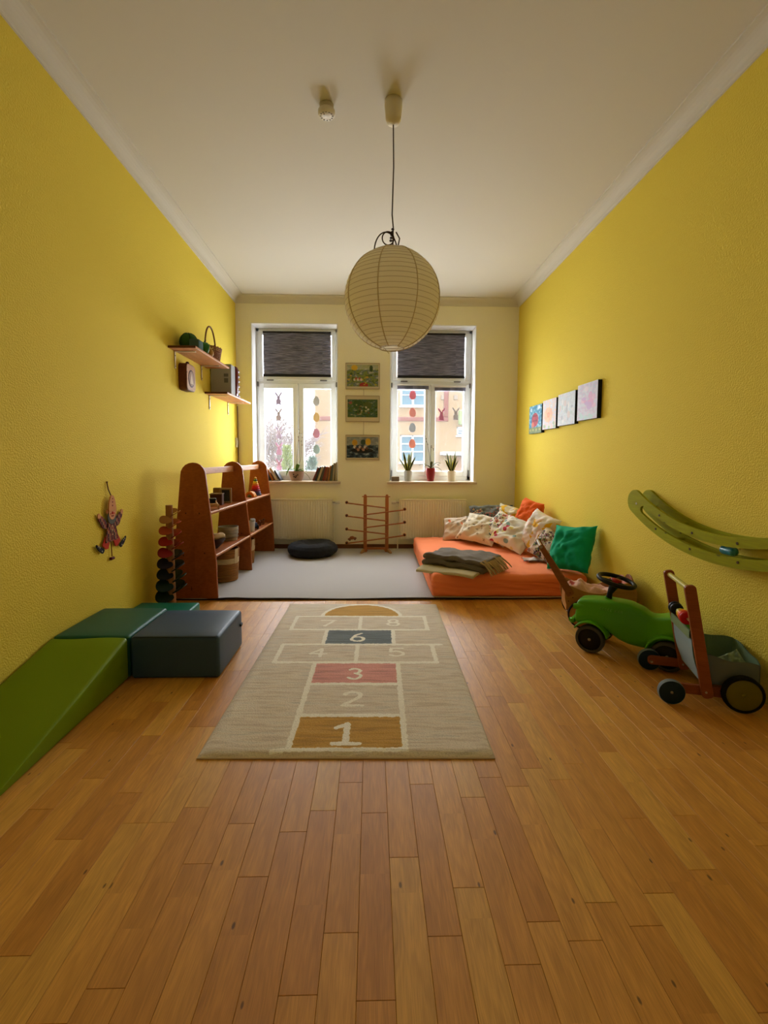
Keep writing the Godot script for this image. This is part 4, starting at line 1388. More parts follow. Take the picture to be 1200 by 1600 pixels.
# ---------------------------------------------------------------- lamp and ceiling
func build_lamp() -> void:
	var p := V(0.132, 0, -3.12)
	var top := ceil_y(p.z)
	var l := thing("pendant_lamp", "round rice-paper pendant lantern hanging from the ceiling on a brown cord", "lamp", p + V(0, 2.335, 0))
	var y := top - 2.335
	var st := S()
	lathe(st, [Vector2(0, y + 0.006), Vector2(0.056, y + 0.004), Vector2(0.057, y - 0.03), Vector2(0.05, y - 0.11), Vector2(0.04, y - 0.135), Vector2(0.012, y - 0.145), Vector2(0, y - 0.145)], 28)
	obj("ceiling_canopy", st, mat(Color(0.90, 0.86, 0.76), 0.5), l)
	var cord := mat(Color(0.26, 0.20, 0.12), 0.7)
	st = S()
	tube(st, [V(0, y - 0.14, 0), V(0.004, y - 0.4, 0), V(-0.004, y - 0.7, 0.0), V(0.004, 0.46, 0), V(0, 0.25, 0)], 0.0042, 8)
	obj("cord", st, cord, l)
	st = S()
	var pts := []
	for k in 30:
		var a := TAU * k / 29.0 * 1.15 + 0.4
		pts.append(V(-0.03 + cos(a) * 0.038, 0.385 + sin(a) * 0.042, 0.004 * sin(a * 0.5) + 0.012))
	tube(st, pts, 0.0042, 8)
	pts = []
	for k in 16:
		var a := deg_to_rad(lerpf(20.0, 175.0, k / 15.0))
		pts.append(V(-0.045 + cos(a) * 0.075, 0.30 + sin(a) * 0.125, 0.012))
	pts.append(V(-0.122, 0.26, 0.01))
	tube(st, pts, 0.0042, 8)
	tube(st, [V(0.022, 0.425, 0.014), V(0.045, 0.385, 0.016), V(0.036, 0.34, 0.012), V(0.002, 0.28, 0.006)], 0.0042, 8)
	for k in 5: tube(st, arc_around(V(-0.012 + k * 0.003, 0.37 + k * 0.018, 0.008), 0.012, 12), 0.0045, 6, false)
	obj("cord_loops", st, cord, l)
	# paper globe on wire rings
	var rx := 0.314
	var ry := 0.322
	var rice := mat(Color(0.97, 0.94, 0.85), 0.8, {"backlight_enabled": true, "backlight": Color(0.95, 0.92, 0.82)})
	var n := 26
	var prof := []
	var rings := []
	for k in n + 1:
		var a := lerpf(-1.31, 1.33, float(k) / n)
		var q := Vector2(cos(a) * rx, sin(a) * ry)
		rings.append(q)
		if k > 0:
			var am := lerpf(-1.31, 1.33, (k - 0.5) / n)
			prof.append(Vector2(cos(am) * rx * 0.994, sin(am) * ry * 0.994))
		prof.append(q)
	st = S()
	lathe(st, prof, 48)
	obj("paper_shade", st, rice, l)
	var wire := mat(Color(0.72, 0.62, 0.44), 0.7)
	for q in rings:
		st = S()
		tube(st, arc3(q.x + 0.0002, q.y, 48), 0.0011, 4, false)
		obj("hoop", st, wire, l)
	for k in 8:
		st = S()
		var a := TAU * k / 8.0 + 0.32
		pts = []
		for j in 27:
			var b := lerpf(-1.31, 1.33, j / 26.0)
			pts.append(V(cos(a) * cos(b) * (rx + 0.001), sin(b) * (ry + 0.001), sin(a) * cos(b) * (rx + 0.001)))
		tube(st, pts, 0.0035, 6)
		obj("paper_seam", st, mat(Color(0.86, 0.78, 0.60), 0.8), l)
	st = S()
	tube(st, arc3(0.080, -0.316, 24), 0.002, 5, false)
	for k in 3:
		var a := TAU * k / 3.0 + 0.3
		var b := TAU * (k + 1) / 3.0 + 0.3
		tube(st, [V(cos(a) * 0.080, -0.316, sin(a) * 0.080), V(cos(b) * 0.080, -0.329, sin(b) * 0.080)], 0.0016, 5)
	obj("wire_ring", st, wire, l)
	st = S()
	lathe(st, [Vector2(0, 0.26), Vector2(0.02, 0.26), Vector2(0.022, 0.18), Vector2(0.018, 0.16), Vector2(0, 0.16)], 14)
	obj("bulb_socket", st, mat(Color(0.85, 0.82, 0.75), 0.5), l)
	st = S()
	tube(st, [V(-0.06, 0.30, 0), V(0, 0.27, 0), V(0.06, 0.30, 0)], 0.002, 5)
	obj("wire_hanger", st, wire, l)
	# smoke detector
	var d := V(-0.30, 0, -3.17)
	var sd := thing("smoke_detector", "small round white smoke detector on the ceiling beside the lamp canopy", "smoke detector", V(d.x, ceil_y(d.z), d.z))
	st = S()
	lathe(st, [Vector2(0, 0.004), Vector2(0.046, 0.003), Vector2(0.046, -0.03), Vector2(0, -0.03)], 28)
	obj("mounting_base", st, mat(Color(0.82, 0.78, 0.68), 0.5), sd)
	st = S()
	lathe(st, [Vector2(0.05, -0.028), Vector2(0.055, -0.034), Vector2(0.055, -0.055), Vector2(0.048, -0.064), Vector2(0.0, -0.067)], 28)
	obj("cap", st, mat(Color(0.93, 0.90, 0.84), 0.45), sd)
	st = S()
	for k in 12:
		var a := TAU * k / 12.0
		box(st, V(0.048 * cos(a), -0.0655, 0.048 * sin(a)) * V(0.8, 1, 0.8), V(0.010, 0.003, 0.004), 0.0, Transform3D.IDENTITY)
	obj("slot", st, mat(Color(0.45, 0.42, 0.36), 0.6), sd)
	st = S()
	ball(st, V(-0.015, -0.0665, 0.02), V(0.004, 0.003, 0.004), 8, 6)
	obj("indicator", st, mat(Color(0.4, 0.2, 0.15), 0.4), sd)

func arc_around(c: Vector3, r: float, n: int) -> Array:
	var out := []
	for k in n + 1: out.append(c + V(cos(TAU * k / n) * r * 0.5, 0.006 * k / n, sin(TAU * k / n) * r))
	return out

# ---------------------------------------------------------------- shelves on the left wall
func build_wall_shelves() -> void:
	var pine := textured(wood_a, 0.5, Vector3(1.0, 2.4, 1), Color(0.86, 0.62, 0.44))
	var white := mat(Color(0.90, 0.87, 0.80), 0.4)
	for k in 2:
		var z0: float = [-4.33, -5.24][k]
		var y: float = [2.295, 2.005][k]
		var s := thing("wall_shelf", "upper wooden wall shelf carrying a wicker basket, left wall" if k == 0 else "lower wooden wall shelf by the window carrying books", "shelf", V(LX, y, z0 - 0.5), 0.0, "wooden shelves on the left wall")
		var st := S()
		box(st, V(0.127, 0, 0), V(0.25, 0.02, 1.0), 0.003)
		obj("board", st, pine, s)
		st = S()
		box(st, V(0.127, 0, 0.502), V(0.25, 0.021, 0.006), 0.002)
		obj("end_edge", st, wood(Color(0.40, 0.23, 0.13)), s)
		for e in [0.36, -0.32]:
			st = S()
			bar(st, V(0.006, -0.012, e), V(0.006, -0.17, e), 0.022, 0.006, 0.001, V(1, 0, 0))
			bar(st, V(0.0, -0.014, e), V(0.20, -0.014, e), 0.022, 0.006, 0.001)
			obj("bracket", st, white, s)
			st = S()
			for q in [-0.05, -0.15]: ball(st, V(0.01, q, e), V(0.004, 0.006, 0.006), 8, 6)
			obj("screw", st, mat(Color(0.6, 0.58, 0.52), 0.3, {"metallic": 0.8}), s)
	var top := 2.305
	# toys on the upper board
	var m := thing("fabric_melon", "round green toy watermelon on the upper wall shelf", "toy", V(LX + 0.10, top, -4.56))
	var st := S()
	ball(st, V(0, 0.085, 0), V(0.085, 0.085, 0.085), 20, 12)
	obj("rind", st, cloth(Color(0.18, 0.33, 0.12)), m)
	st = S()
	for k in 6:
		var a := TAU * k / 6.0
		var pts := []
		for j in 13:
			var b := lerpf(-1.4, 1.4, j / 12.0)
			pts.append(V(cos(a) * cos(b) * 0.0855, 0.085 + sin(b) * 0.0855, sin(a) * cos(b) * 0.0855))
		tube(st, pts, 0.004, 5)
	obj("stripe", st, cloth(Color(0.10, 0.20, 0.07)), m)
	m = thing("felt_box", "small grey-green felt box in front of the toy watermelon", "box", V(LX + 0.195, top, -4.50))
	st = S()
	rbox(st, V(0, 0.045, 0), V(0.09, 0.09, 0.12), 0.01, 1)
	obj("body", st, cloth(Color(0.26, 0.36, 0.34)), m)
	m = thing("toy_pepper", "glossy green toy pepper on the upper wall shelf", "toy", V(LX + 0.20, top, -4.70))
	st = S()
	lathe(st, [Vector2(0, 0), Vector2(0.03, 0.004), Vector2(0.045, 0.05), Vector2(0.05, 0.09), Vector2(0.03, 0.115), Vector2(0, 0.108)], 20, Transform3D.IDENTITY, func(p: Vector3) -> Vector3:
		var a := atan2(p.z, p.x)
		return V(p.x, p.y, p.z) * V(1 + 0.09 * cos(a * 4.0), 1, 1 + 0.09 * cos(a * 4.0)))
	obj("fruit", st, mat(Color(0.16, 0.42, 0.10), 0.35), m)
	st = S()
	tube(st, [V(0, 0.105, 0), V(0.005, 0.13, 0), V(0.015, 0.14, 0.01)], [0.009, 0.007, 0.008], 8)
	obj("stem", st, mat(Color(0.08, 0.22, 0.07), 0.6), m)
	m = thing("toy_cabbage", "dark green toy leaf bundle beside the green pepper", "toy", V(LX + 0.12, top, -4.74))
	st = S()
	for k in 5:
		var a := TAU * k / 5.0
		ball(st, V(cos(a) * 0.03, 0.085 + 0.01 * (k % 2), sin(a) * 0.03), V(0.04, 0.055, 0.04), 12, 8)
	lathe(st, [Vector2(0, 0), Vector2(0.03, 0), Vector2(0.028, 0.06), Vector2(0, 0.06)], 12)
	obj("leaves", st, cloth(Color(0.05, 0.17, 0.07)), m)
	m = thing("toy_squash", "yellow toy squash leaning on the wicker basket", "toy", V(LX + 0.19, top, -4.86))
	st = S()
	ball(st, V(0, 0.05, 0), V(0.045, 0.05, 0.05), 16, 10)
	ball(st, V(-0.01, 0.105, 0.0), V(0.026, 0.035, 0.026), 14, 8)
	obj("fruit", st, mat(Color(0.66, 0.47, 0.12), 0.5), m)
	# wicker basket with a tall handle
	var b := thing("wicker_basket", "small brown wicker basket with tall arched handle on the upper wall shelf", "basket", V(LX + 0.14, top, -5.05))
	var straw := textured(wood_a, 0.85, Vector3(8, 20, 1), Color(0.58, 0.38, 0.20))
	st = S()
	for k in 9:
		var y := 0.006 + 0.0135 * k
		var ring := []
		for j in 33:
			var a := TAU * j / 32.0
			var s := 0.80 + 0.24 * k / 8.0
			ring.append(V(cos(a) * 0.10 * s, y * 1.2, sin(a) * 0.15 * s) * (1.0 + 0.02 * sin(j * PI + k * PI)))
		tube(st, ring, 0.008, 5, false)
	var base := PackedVector2Array()
	for q in ellipse(Vector2.ZERO, Vector2(0.07, 0.105), 20): base.append(q)
	prism(st, base, 0.0, 0.01, Transform3D(Basis(Vector3.RIGHT, -PI / 2), Vector3.ZERO))
	obj("weave", st, straw, b)
	for k in 16:
		st = S()
		var a := TAU * k / 16.0
		tube(st, [V(cos(a) * 0.084, 0.0, sin(a) * 0.125), V(cos(a) * 0.108, 0.15, sin(a) * 0.162)], 0.004, 5)
		obj("stake", st, straw, b)
	st = S()
	var pts := []
	for k in 21:
		var a := PI * k / 20.0
		pts.append(V(0, 0.12 + sin(a) * 0.245, cos(a) * 0.16))
	tube(st, pts, 0.0085, 8)
	obj("handle", st, wood(Color(0.50, 0.30, 0.14), 0.6), b)
	# lower board
	var low := 2.016
	m = thing("grey_folder", "tall grey box file standing on the lower wall shelf", "book", V(LX + 0.125, low, -5.50))
	st = S()
	box(st, V(0, 0.17, 0), V(0.235, 0.34, 0.16), 0.004)
	obj("case", st, mat(Color(0.62, 0.625, 0.63), 0.7), m)
	st = S()
	box(st, V(0.06, 0.215, 0.081), V(0.05, 0.035, 0.002), 0.0)
	box(st, V(0.06, 0.155, 0.081), V(0.045, 0.05, 0.002), 0.0)
	obj("label_patch", st, mat(Color(0.40, 0.41, 0.42), 0.7), m)
	m = thing("red_book", "thick dark red bound book on the lower wall shelf", "book", V(LX + 0.13, low, -5.635))
	st = S()
	box(st, V(0, 0.175, 0), V(0.24, 0.35, 0.075), 0.01)
	obj("cover", st, mat(Color(0.40, 0.07, 0.05), 0.3), m)
	st = S()
	for k in 4: tube(st, [V(0.121, 0.03, -0.026 + 0.017 * k), V(0.121, 0.32, -0.026 + 0.017 * k)], 0.006, 6)
	obj("spine_rib", st, mat(Color(0.45, 0.10, 0.07), 0.3), m)
	m = thing("wavy_frame", "narrow dark brown wavy-edged wooden panel at the end of the lower wall shelf", "decoration", V(LX + 0.135, low, -5.72))
	st = S()
	var wav := PackedVector2Array([Vector2(-0.11, 0.0)])
	for k in 33: wav.append(Vector2(0.105 + 0.012 * sin(k * TAU / 5.5), 0.345 * k / 32.0))
	wav.append(Vector2(-0.11, 0.345))
	prism(st, wav, -0.03, 0.03, Transform3D.IDENTITY, true, 0.003)
	obj("panel", st, wood(Color(0.30, 0.17, 0.10)), m)
	# music box hanging below the upper shelf
	m = thing("music_box", "rounded wooden music box hanging on the wall below the upper shelf", "toy", V(LX, 2.07, -4.66))
	st = S()
	var sq := round_poly([Vector2(-0.115, -0.13), Vector2(0.115, -0.13), Vector2(0.115, 0.13), Vector2(-0.115, 0.13)], 0.05)
	var face := Transform3D(Basis(Vector3.UP, PI / 2), Vector3.ZERO)
	prism(st, sq, 0.0, 0.075, face, true, 0.004)
	obj("body", st, wood(Color(0.42, 0.22, 0.13)), m)
	st = S()
	var sq2 := round_poly([Vector2(-0.108, -0.123), Vector2(0.108, -0.123), Vector2(0.108, 0.123), Vector2(-0.108, 0.123)], 0.046)
	prism(st, sq2, 0.0735, 0.080, face, true, 0.002)
	obj("front", st, wood(Color(0.78, 0.60, 0.44), 0.5, true), m)
	st = S()
	prism(st, ellipse(Vector2(0, -0.01), Vector2(0.075, 0.085)), 0.079, 0.082, face)
	obj("oval_picture", st, mat(Color(0.30, 0.20, 0.17), 0.6), m)
	st = S()
	prism(st, ellipse(Vector2(0, -0.01), Vector2(0.062, 0.072)), 0.0815, 0.083, face)
	obj("oval_picture", st, mat(Color(0.62, 0.50, 0.42), 0.6), m)
	st = S()
	prism(st, PackedVector2Array([Vector2(-0.04, -0.06), Vector2(0.045, -0.06), Vector2(0.02, -0.01), Vector2(0.0, 0.045), Vector2(-0.025, 0.0)]), 0.0825, 0.0845, face)
	obj("figure", st, mat(Color(0.82, 0.74, 0.66), 0.6), m)
	st = S()
	ball(st, V(0.045, 0.14, 0), V(0.018, 0.018, 0.018), 12, 8)
	obj("knob", st, mat(Color(0.30, 0.14, 0.08), 0.4), m)

# ---------------------------------------------------------------- pictures
func art(kind: int) -> ImageTexture:
	var w := 128
	var h := 96 if kind < 3 else 128
	var im := Image.create(w, h, false, Image.FORMAT_RGB8)
	var r := RandomNumberGenerator.new()
	r.seed = 100 + kind
	var n := noise(200 + kind, 0.035, 3)
	var ramps := [
		[Color(0.30, 0.36, 0.22), Color(0.52, 0.56, 0.26), Color(0.36, 0.42, 0.44), Color(0.72, 0.70, 0.62)],
		[Color(0.16, 0.28, 0.14), Color(0.36, 0.44, 0.22), Color(0.22, 0.34, 0.30), Color(0.60, 0.60, 0.46)],
		[Color(0.10, 0.13, 0.17), Color(0.16, 0.22, 0.28), Color(0.30, 0.36, 0.40), Color(0.60, 0.62, 0.62)],
		[Color(0.20, 0.50, 0.66), Color(0.28, 0.58, 0.72), Color(0.46, 0.70, 0.80), Color(0.70, 0.84, 0.88)],
		[Color(0.90, 0.82, 0.84), Color(0.94, 0.86, 0.80), Color(0.84, 0.84, 0.92), Color(0.92, 0.92, 0.90)],
		[Color(0.80, 0.85, 0.91), Color(0.88, 0.91, 0.93), Color(0.82, 0.85, 0.88), Color(0.92, 0.90, 0.92)],
		[Color(0.80, 0.85, 0.92), Color(0.88, 0.80, 0.90), Color(0.86, 0.90, 0.95), Color(0.90, 0.84, 0.92)],
	]
	var ramp: Array = ramps[kind]
	for y in h:
		for x in w:
			var v := clampf(0.5 + n.get_noise_2d(x, y * 1.5) * 0.9, 0.0, 0.999) * 3.0
			var c: Color = ramp[int(v)].lerp(ramp[mini(int(v) + 1, 3)], v - int(v))
			if kind == 2 and y < 38: c = c.lerp(Color(0.74, 0.74, 0.70), 0.6)
			if kind == 0 and y < 22: c = c.lerp(Color(0.80, 0.78, 0.66), 0.6)
			if kind == 3 and y > 100: c = c.lerp(Color(0.52, 0.54, 0.30), 0.8)
			im.set_pixel(x, y, c)
	var spot := func(cx: float, cy: float, rx: float, ry: float, c: Color) -> void:
		for y in range(maxi(int(cy - ry), 0), mini(int(cy + ry) + 1, h)):
			for x in range(maxi(int(cx - rx), 0), mini(int(cx + rx) + 1, w)):
				if pow((x - cx) / rx, 2) + pow((y - cy) / ry, 2) < 1.0: im.set_pixel(x, y, c.lerp(im.get_pixel(x, y), 0.12 + 0.25 * absf(n.get_noise_2d(x * 4, y * 4))))
	if kind == 0:
		spot.call(30, 13, 13, 12, Color(0.86, 0.66, 0.12))
		spot.call(98, 16, 7, 14, Color(0.16, 0.24, 0.12))
		spot.call(68, 90, 18, 12, Color(0.66, 0.16, 0.14))
		for k in 5: spot.call(30 + k * 7.0, 66 - (k % 2) * 5.0, 5, 6, Color(0.86, 0.82, 0.76) if k % 2 == 0 else Color(0.70, 0.28, 0.22))
		for k in 16: spot.call(r.randf() * w, 35 + r.randf() * 55, r.randf_range(2, 7), r.randf_range(2, 5), [Color(0.72, 0.66, 0.20), Color(0.20, 0.30, 0.12), Color(0.80, 0.62, 0.22), Color(0.30, 0.36, 0.40)][k % 4])
	elif kind == 1:
		spot.call(44, 26, 22, 22, Color(0.24, 0.34, 0.18))
		spot.call(84, 32, 18, 20, Color(0.34, 0.38, 0.20))
		spot.call(12, 18, 8, 8, Color(0.66, 0.34, 0.30))
		for k in 22: spot.call(36 + r.randf() * 58, 26 + r.randf() * 56, r.randf_range(2, 6), r.randf_range(2, 6), [Color(0.66, 0.60, 0.42), Color(0.46, 0.34, 0.22), Color(0.84, 0.80, 0.74), Color(0.20, 0.26, 0.14)][k % 4])
	elif kind == 2:
		spot.call(32, 26, 11, 14, Color(0.82, 0.60, 0.14))
		spot.call(86, 22, 11, 16, Color(0.86, 0.66, 0.14))
		spot.call(66, 24, 10, 13, Color(0.20, 0.28, 0.22))
		spot.call(62, 62, 44, 12, Color(0.08, 0.08, 0.09))
		for k in 8: spot.call(32 + k * 7.0, 46 + (k % 3) * 6.0, 6, 7, [Color(0.84, 0.78, 0.72), Color(0.40, 0.26, 0.20), Color(0.76, 0.56, 0.46)][k % 3])
	elif kind == 3:
		spot.call(62, 66, 34, 32, Color(0.76, 0.16, 0.22))
		spot.call(40, 88, 14, 14, Color(0.90, 0.50, 0.40))
		for k in 6: spot.call(48 + (k % 3) * 16.0, 48 + (k / 3) * 22.0, 5, 5, Color(0.22, 0.10, 0.14))
		spot.call(100, 12, 14, 9, Color(0.90, 0.94, 0.96))
		spot.call(20, 18, 12, 8, Color(0.88, 0.93, 0.96))
		for k in 4: spot.call(14 + k * 32.0, 112, 6, 6, Color(0.82, 0.78, 0.50))
	elif kind == 4:
		for k in 9:
			var a := TAU * k / 9.0
			spot.call(56 + cos(a) * 24, 66 + sin(a) * 20, 17, 14, Color(0.95, 0.74, 0.62) if k % 2 == 0 else Color(0.94, 0.80, 0.64))
		spot.call(56, 66, 14, 12, Color(0.95, 0.66, 0.52))
		for k in 5: spot.call(r.randf() * w, 104 + r.randf() * 20, 10, 7, Color(0.70, 0.80, 0.68))
	elif kind == 5:
		for k in 18: spot.call(16 + r.randf() * 96, 30 + r.randf() * 84, r.randf_range(4, 11), r.randf_range(5, 14), [Color(0.95, 0.95, 0.96), Color(0.74, 0.76, 0.80), Color(0.88, 0.82, 0.82), Color(0.78, 0.84, 0.84)][k % 4])
	else:
		spot.call(56, 20, 13, 9, Color(0.94, 0.90, 0.95))
		for k in 14: spot.call(28 + r.randf() * 78, 36 + r.randf() * 50, r.randf_range(8, 18), r.randf_range(6, 14), [Color(0.90, 0.70, 0.86), Color(0.84, 0.72, 0.90), Color(0.94, 0.80, 0.90)][k % 3])
		for k in 6: spot.call(r.randf() * w, 100 + r.randf() * 24, 12, 8, Color(0.80, 0.90, 0.92))
	return ImageTexture.create_from_image(im)

func build_pictures() -> void:
	var words := ["sunny meadow with a red mound", "green hill crowded with small figures", "dark boat full of figures"]
	var ys := [2.415, 1.968, 1.435]
	var hs := [0.355, 0.36, 0.345]
	for k in 3:
		var p := thing("framed_picture", "picture of a %s, %s of three by the windows" % [words[k], ["topmost", "middle", "lowest"][k]], "picture", V(-0.128, ys[k], BZ), 0.0, "pictures between the windows")
		var h: float = hs[k]
		var st := S()
		box(st, V(0, 0, 0.009), V(0.472, h, 0.016), 0.003)
		obj("backing_board", st, mat(Color(0.80, 0.75, 0.64), 0.7), p)
		st = S()
		var pw: float = [0.432, 0.415, 0.44][k]
		var ph: float = [0.295, 0.245, 0.29][k]
		quad(st, V(-pw / 2, -ph / 2, 0.0178), V(pw / 2, -ph / 2, 0.0178), V(pw / 2, ph / 2, 0.0178), V(-pw / 2, ph / 2, 0.0178), Vector2(0, 1), Vector2(1, 1), Vector2(1, 0), Vector2(0, 0))
		st.generate_normals()
		var o := obj("print", st, textured(art(k), 0.5), p)
		o.position.y = [0.005, 0.005, 0.0][k]
		st = S()
		for s in [-1, 1]:
			box(st, V(s * 0.232, 0, 0.015), V(0.008, h, 0.014), 0.002)
			box(st, V(0, s * (h / 2 - 0.004), 0.015), V(0.456, 0.008, 0.014), 0.002)
		obj("frame", st, mat(Color(0.64, 0.57, 0.46), 0.5), p)
		if k > 0:
			st = S()
			tube(st, [V(0.013, h / 2 - 0.01, 0.006), V(0.015, h / 2 + [0.0, 0.09, 0.18][k], 0.006)], 0.0022, 6)
			obj("hanging_cord", st, mat(Color(0.50, 0.42, 0.30), 0.8), p)
	# four canvases on the right wall
	var spans := [[-5.86, -5.455, 1.603, 1.945], [-5.42, -5.045, 1.63, 1.965], [-5.0, -4.595, 1.645, 1.98], [-4.545, -4.155, 1.665, 2.01]]
	var say := ["blue canvas with a red ladybird, farthest from the camera", "pale canvas with an orange flower, second from the window", "pale blue-white canvas, third from the window", "pink and lilac canvas, nearest to the camera"]
	for k in 4:
		var q: Array = spans[k]
		var zc: float = (q[0] + q[1]) / 2
		var c := thing("canvas_painting", say[k] + " on the right wall", "picture", V(right_x(zc), (q[2] + q[3]) / 2, zc), 0.0, "canvases on the right wall")
		c.rotation.y = atan(0.02)
		var w: float = q[1] - q[0]
		var h: float = q[3] - q[2]
		var st := S()
		box(st, V(-0.0205, 0, 0), V(0.039, h, w), 0.002)
		obj("stretcher", st, mat(Color(0.07, 0.085, 0.09), 0.7), c)
		st = S()
		quad(st, V(-0.0408, -h / 2 + 0.001, -w / 2 + 0.001), V(-0.0408, -h / 2 + 0.001, w / 2 - 0.001), V(-0.0408, h / 2 - 0.001, w / 2 - 0.001), V(-0.0408, h / 2 - 0.001, -w / 2 + 0.001), Vector2(0, 1), Vector2(1, 1), Vector2(1, 0), Vector2(0, 0))
		st.generate_normals()
		obj("painted_face", st, textured(art(3 + k), 0.6), c)

# ---------------------------------------------------------------- curved track on the right wall
func build_track() -> void:
	var zc := -2.60
	var t := thing("wall_marble_track", "lime green wooden curved ball track mounted on the right wall", "toy", V(right_x(zc), 0.0, zc), rad_to_deg(atan(0.02)))
	var cen := 2.43
	var pol := func(r: float, a: float) -> Vector2: return Vector2(sin(a) * r, cen - cos(a) * r)
	var green := textured(wood_b, 0.7, Vector3(1, 2, 1), Color(0.68, 0.70, 0.03), {"metallic_specular": 0.22})
	var reach := deg_to_rad(28.6)
	var slot := deg_to_rad(24.5)
	var make := func(x0: float, x1: float) -> SurfaceTool:
		var st := S()
		for part in 2:
			var q := PackedVector2Array()
			var outer := 1.735 if part == 0 else 1.565
			var inner := 1.678 if part == 0 else 1.622
			for k in 65: q.append(pol.call(outer, lerpf(-reach, reach, k / 64.0)))
			for k in range(1, 7):   # half of the round end
				var b := (PI / 2) * k / 6.0
				var rr := 1.65 + (0.085 if part == 0 else -0.085) * cos(b)
				q.append(pol.call(rr, reach + 0.085 * sin(b) / 1.65))
			for k in range(0, 5):
				var b := (PI / 2) * (4 - k) / 4.0
				var rr := 1.65 + (0.028 if part == 0 else -0.028) * cos(b)
				q.append(pol.call(rr, slot + 0.028 * sin(b) / 1.65))
			for k in range(1, 64): q.append(pol.call(inner, lerpf(slot, -slot, k / 64.0)))
			for k in range(0, 5):
				var b := (PI / 2) * k / 4.0
				var rr := 1.65 + (0.028 if part == 0 else -0.028) * cos(b)
				q.append(pol.call(rr, -slot - 0.028 * sin(b) / 1.65))
			for k in range(1, 7):
				var b := (PI / 2) * (6 - k + 1) / 6.0
				var rr := 1.65 + (0.085 if part == 0 else -0.085) * cos(b)
				q.append(pol.call(rr, -reach - 0.085 * sin(b) / 1.65))
			# polygon plane (z, y) -> world: x out of the wall
			prism(st, q, x0, x1, Transform3D(Basis(V(0, 0, 1), V(0, 1, 0), V(-1, 0, 0)), Vector3.ZERO), false, 0.0)
		return st
	obj("front_panel", make.call(0.105, 0.123), green, t)
	obj("back_panel", make.call(0.002, 0.018), green, t)
	var st := S()
	for a in [-13.0, 0.0, 13.0]:
		for ra in [1.706, 1.594]:
			var p0: Vector2 = pol.call(ra, deg_to_rad(a))
			st = S()
			tube(st, [V(-0.016, p0.y, p0.x), V(-0.106, p0.y, p0.x)], 0.010, 12)
			obj("spacer", st, green, t)
	for a in [-27.5, -18.0, -6.2, 6.2, 18.0, 27.5]:
		for r in [1.70, 1.597]:
			if absf(a) > 25.0 and r < 1.65: continue
			var p0: Vector2 = pol.call(r if absf(a) < 25.0 else 1.65, deg_to_rad(a))
			st = S()
			tube(st, [V(-0.1225, p0.y, p0.x), V(-0.1255, p0.y, p0.x)], 0.008, 12)
			obj("screw", st, mat(Color(0.75, 0.75, 0.70) if absf(a) > 25.0 else Color(0.30, 0.22, 0.08), 0.35), t)
	var ca := deg_to_rad(2.6)
	var cp: Vector2 = pol.call(1.650, ca)
	var cap := thing("ball_capsule", "glossy teal capsule resting in the slot of the green wall track", "toy", V(right_x(-2.5) - 0.085, cp.y, zc + cp.x))
	st = S()
	var prof := [Vector2(0, -0.045)]
	for k in 7: prof.append(Vector2(sin(PI / 2 * k / 6.0) * 0.0165, -0.0285 - cos(PI / 2 * k / 6.0) * 0.0165))
	for k in 7: prof.append(Vector2(cos(PI / 2 * k / 6.0) * 0.0165, 0.0285 + sin(PI / 2 * k / 6.0) * 0.0165))
	lathe(st, prof, 20, Transform3D(Basis(Vector3.RIGHT, PI / 2) * Basis.from_scale(V(1.62, 1.15, 1.62)), Vector3.ZERO))
	obj("shell", st, mat(Color(0.03, 0.50, 0.58), 0.12, {"clearcoat_enabled": true, "clearcoat": 1.0}), cap)

# ---------------------------------------------------------------- push cart
func disc_wheel(parent: Node3D, c: Vector3, r: float, w: float, tyre: Material, face: Material, hub: Material, rim := 0.82) -> void:
	var xf := Transform3D(Basis(Vector3.RIGHT, PI / 2), c)
	var st := S()
	lathe(st, [Vector2(r * rim, -w / 2), Vector2(r * 0.95, -w / 2), Vector2(r, -w * 0.3), Vector2(r, w * 0.3), Vector2(r * 0.95, w / 2), Vector2(r * rim, w / 2), Vector2(r * rim, w / 2), Vector2(r * rim, -w / 2)], 32, xf)
	var t := obj("wheel", st, tyre, parent)
	st = S()
	lathe(st, [Vector2(0, -w * 0.42), Vector2(r * rim * 0.97, -w * 0.42), Vector2(r * rim, -w * 0.38), Vector2(r * rim, w * 0.38), Vector2(r * rim * 0.97, w * 0.42), Vector2(0, w * 0.42)], 32, xf)
	obj("disc", st, face, t)
	st = S()
	lathe(st, [Vector2(0, -w * 0.52), Vector2(r * 0.1, -w * 0.5), Vector2(r * 0.12, -w * 0.4), Vector2(r * 0.12, w * 0.4), Vector2(r * 0.1, w * 0.5), Vector2(0, w * 0.52)], 14, xf)
	obj("hub", st, hub, t)

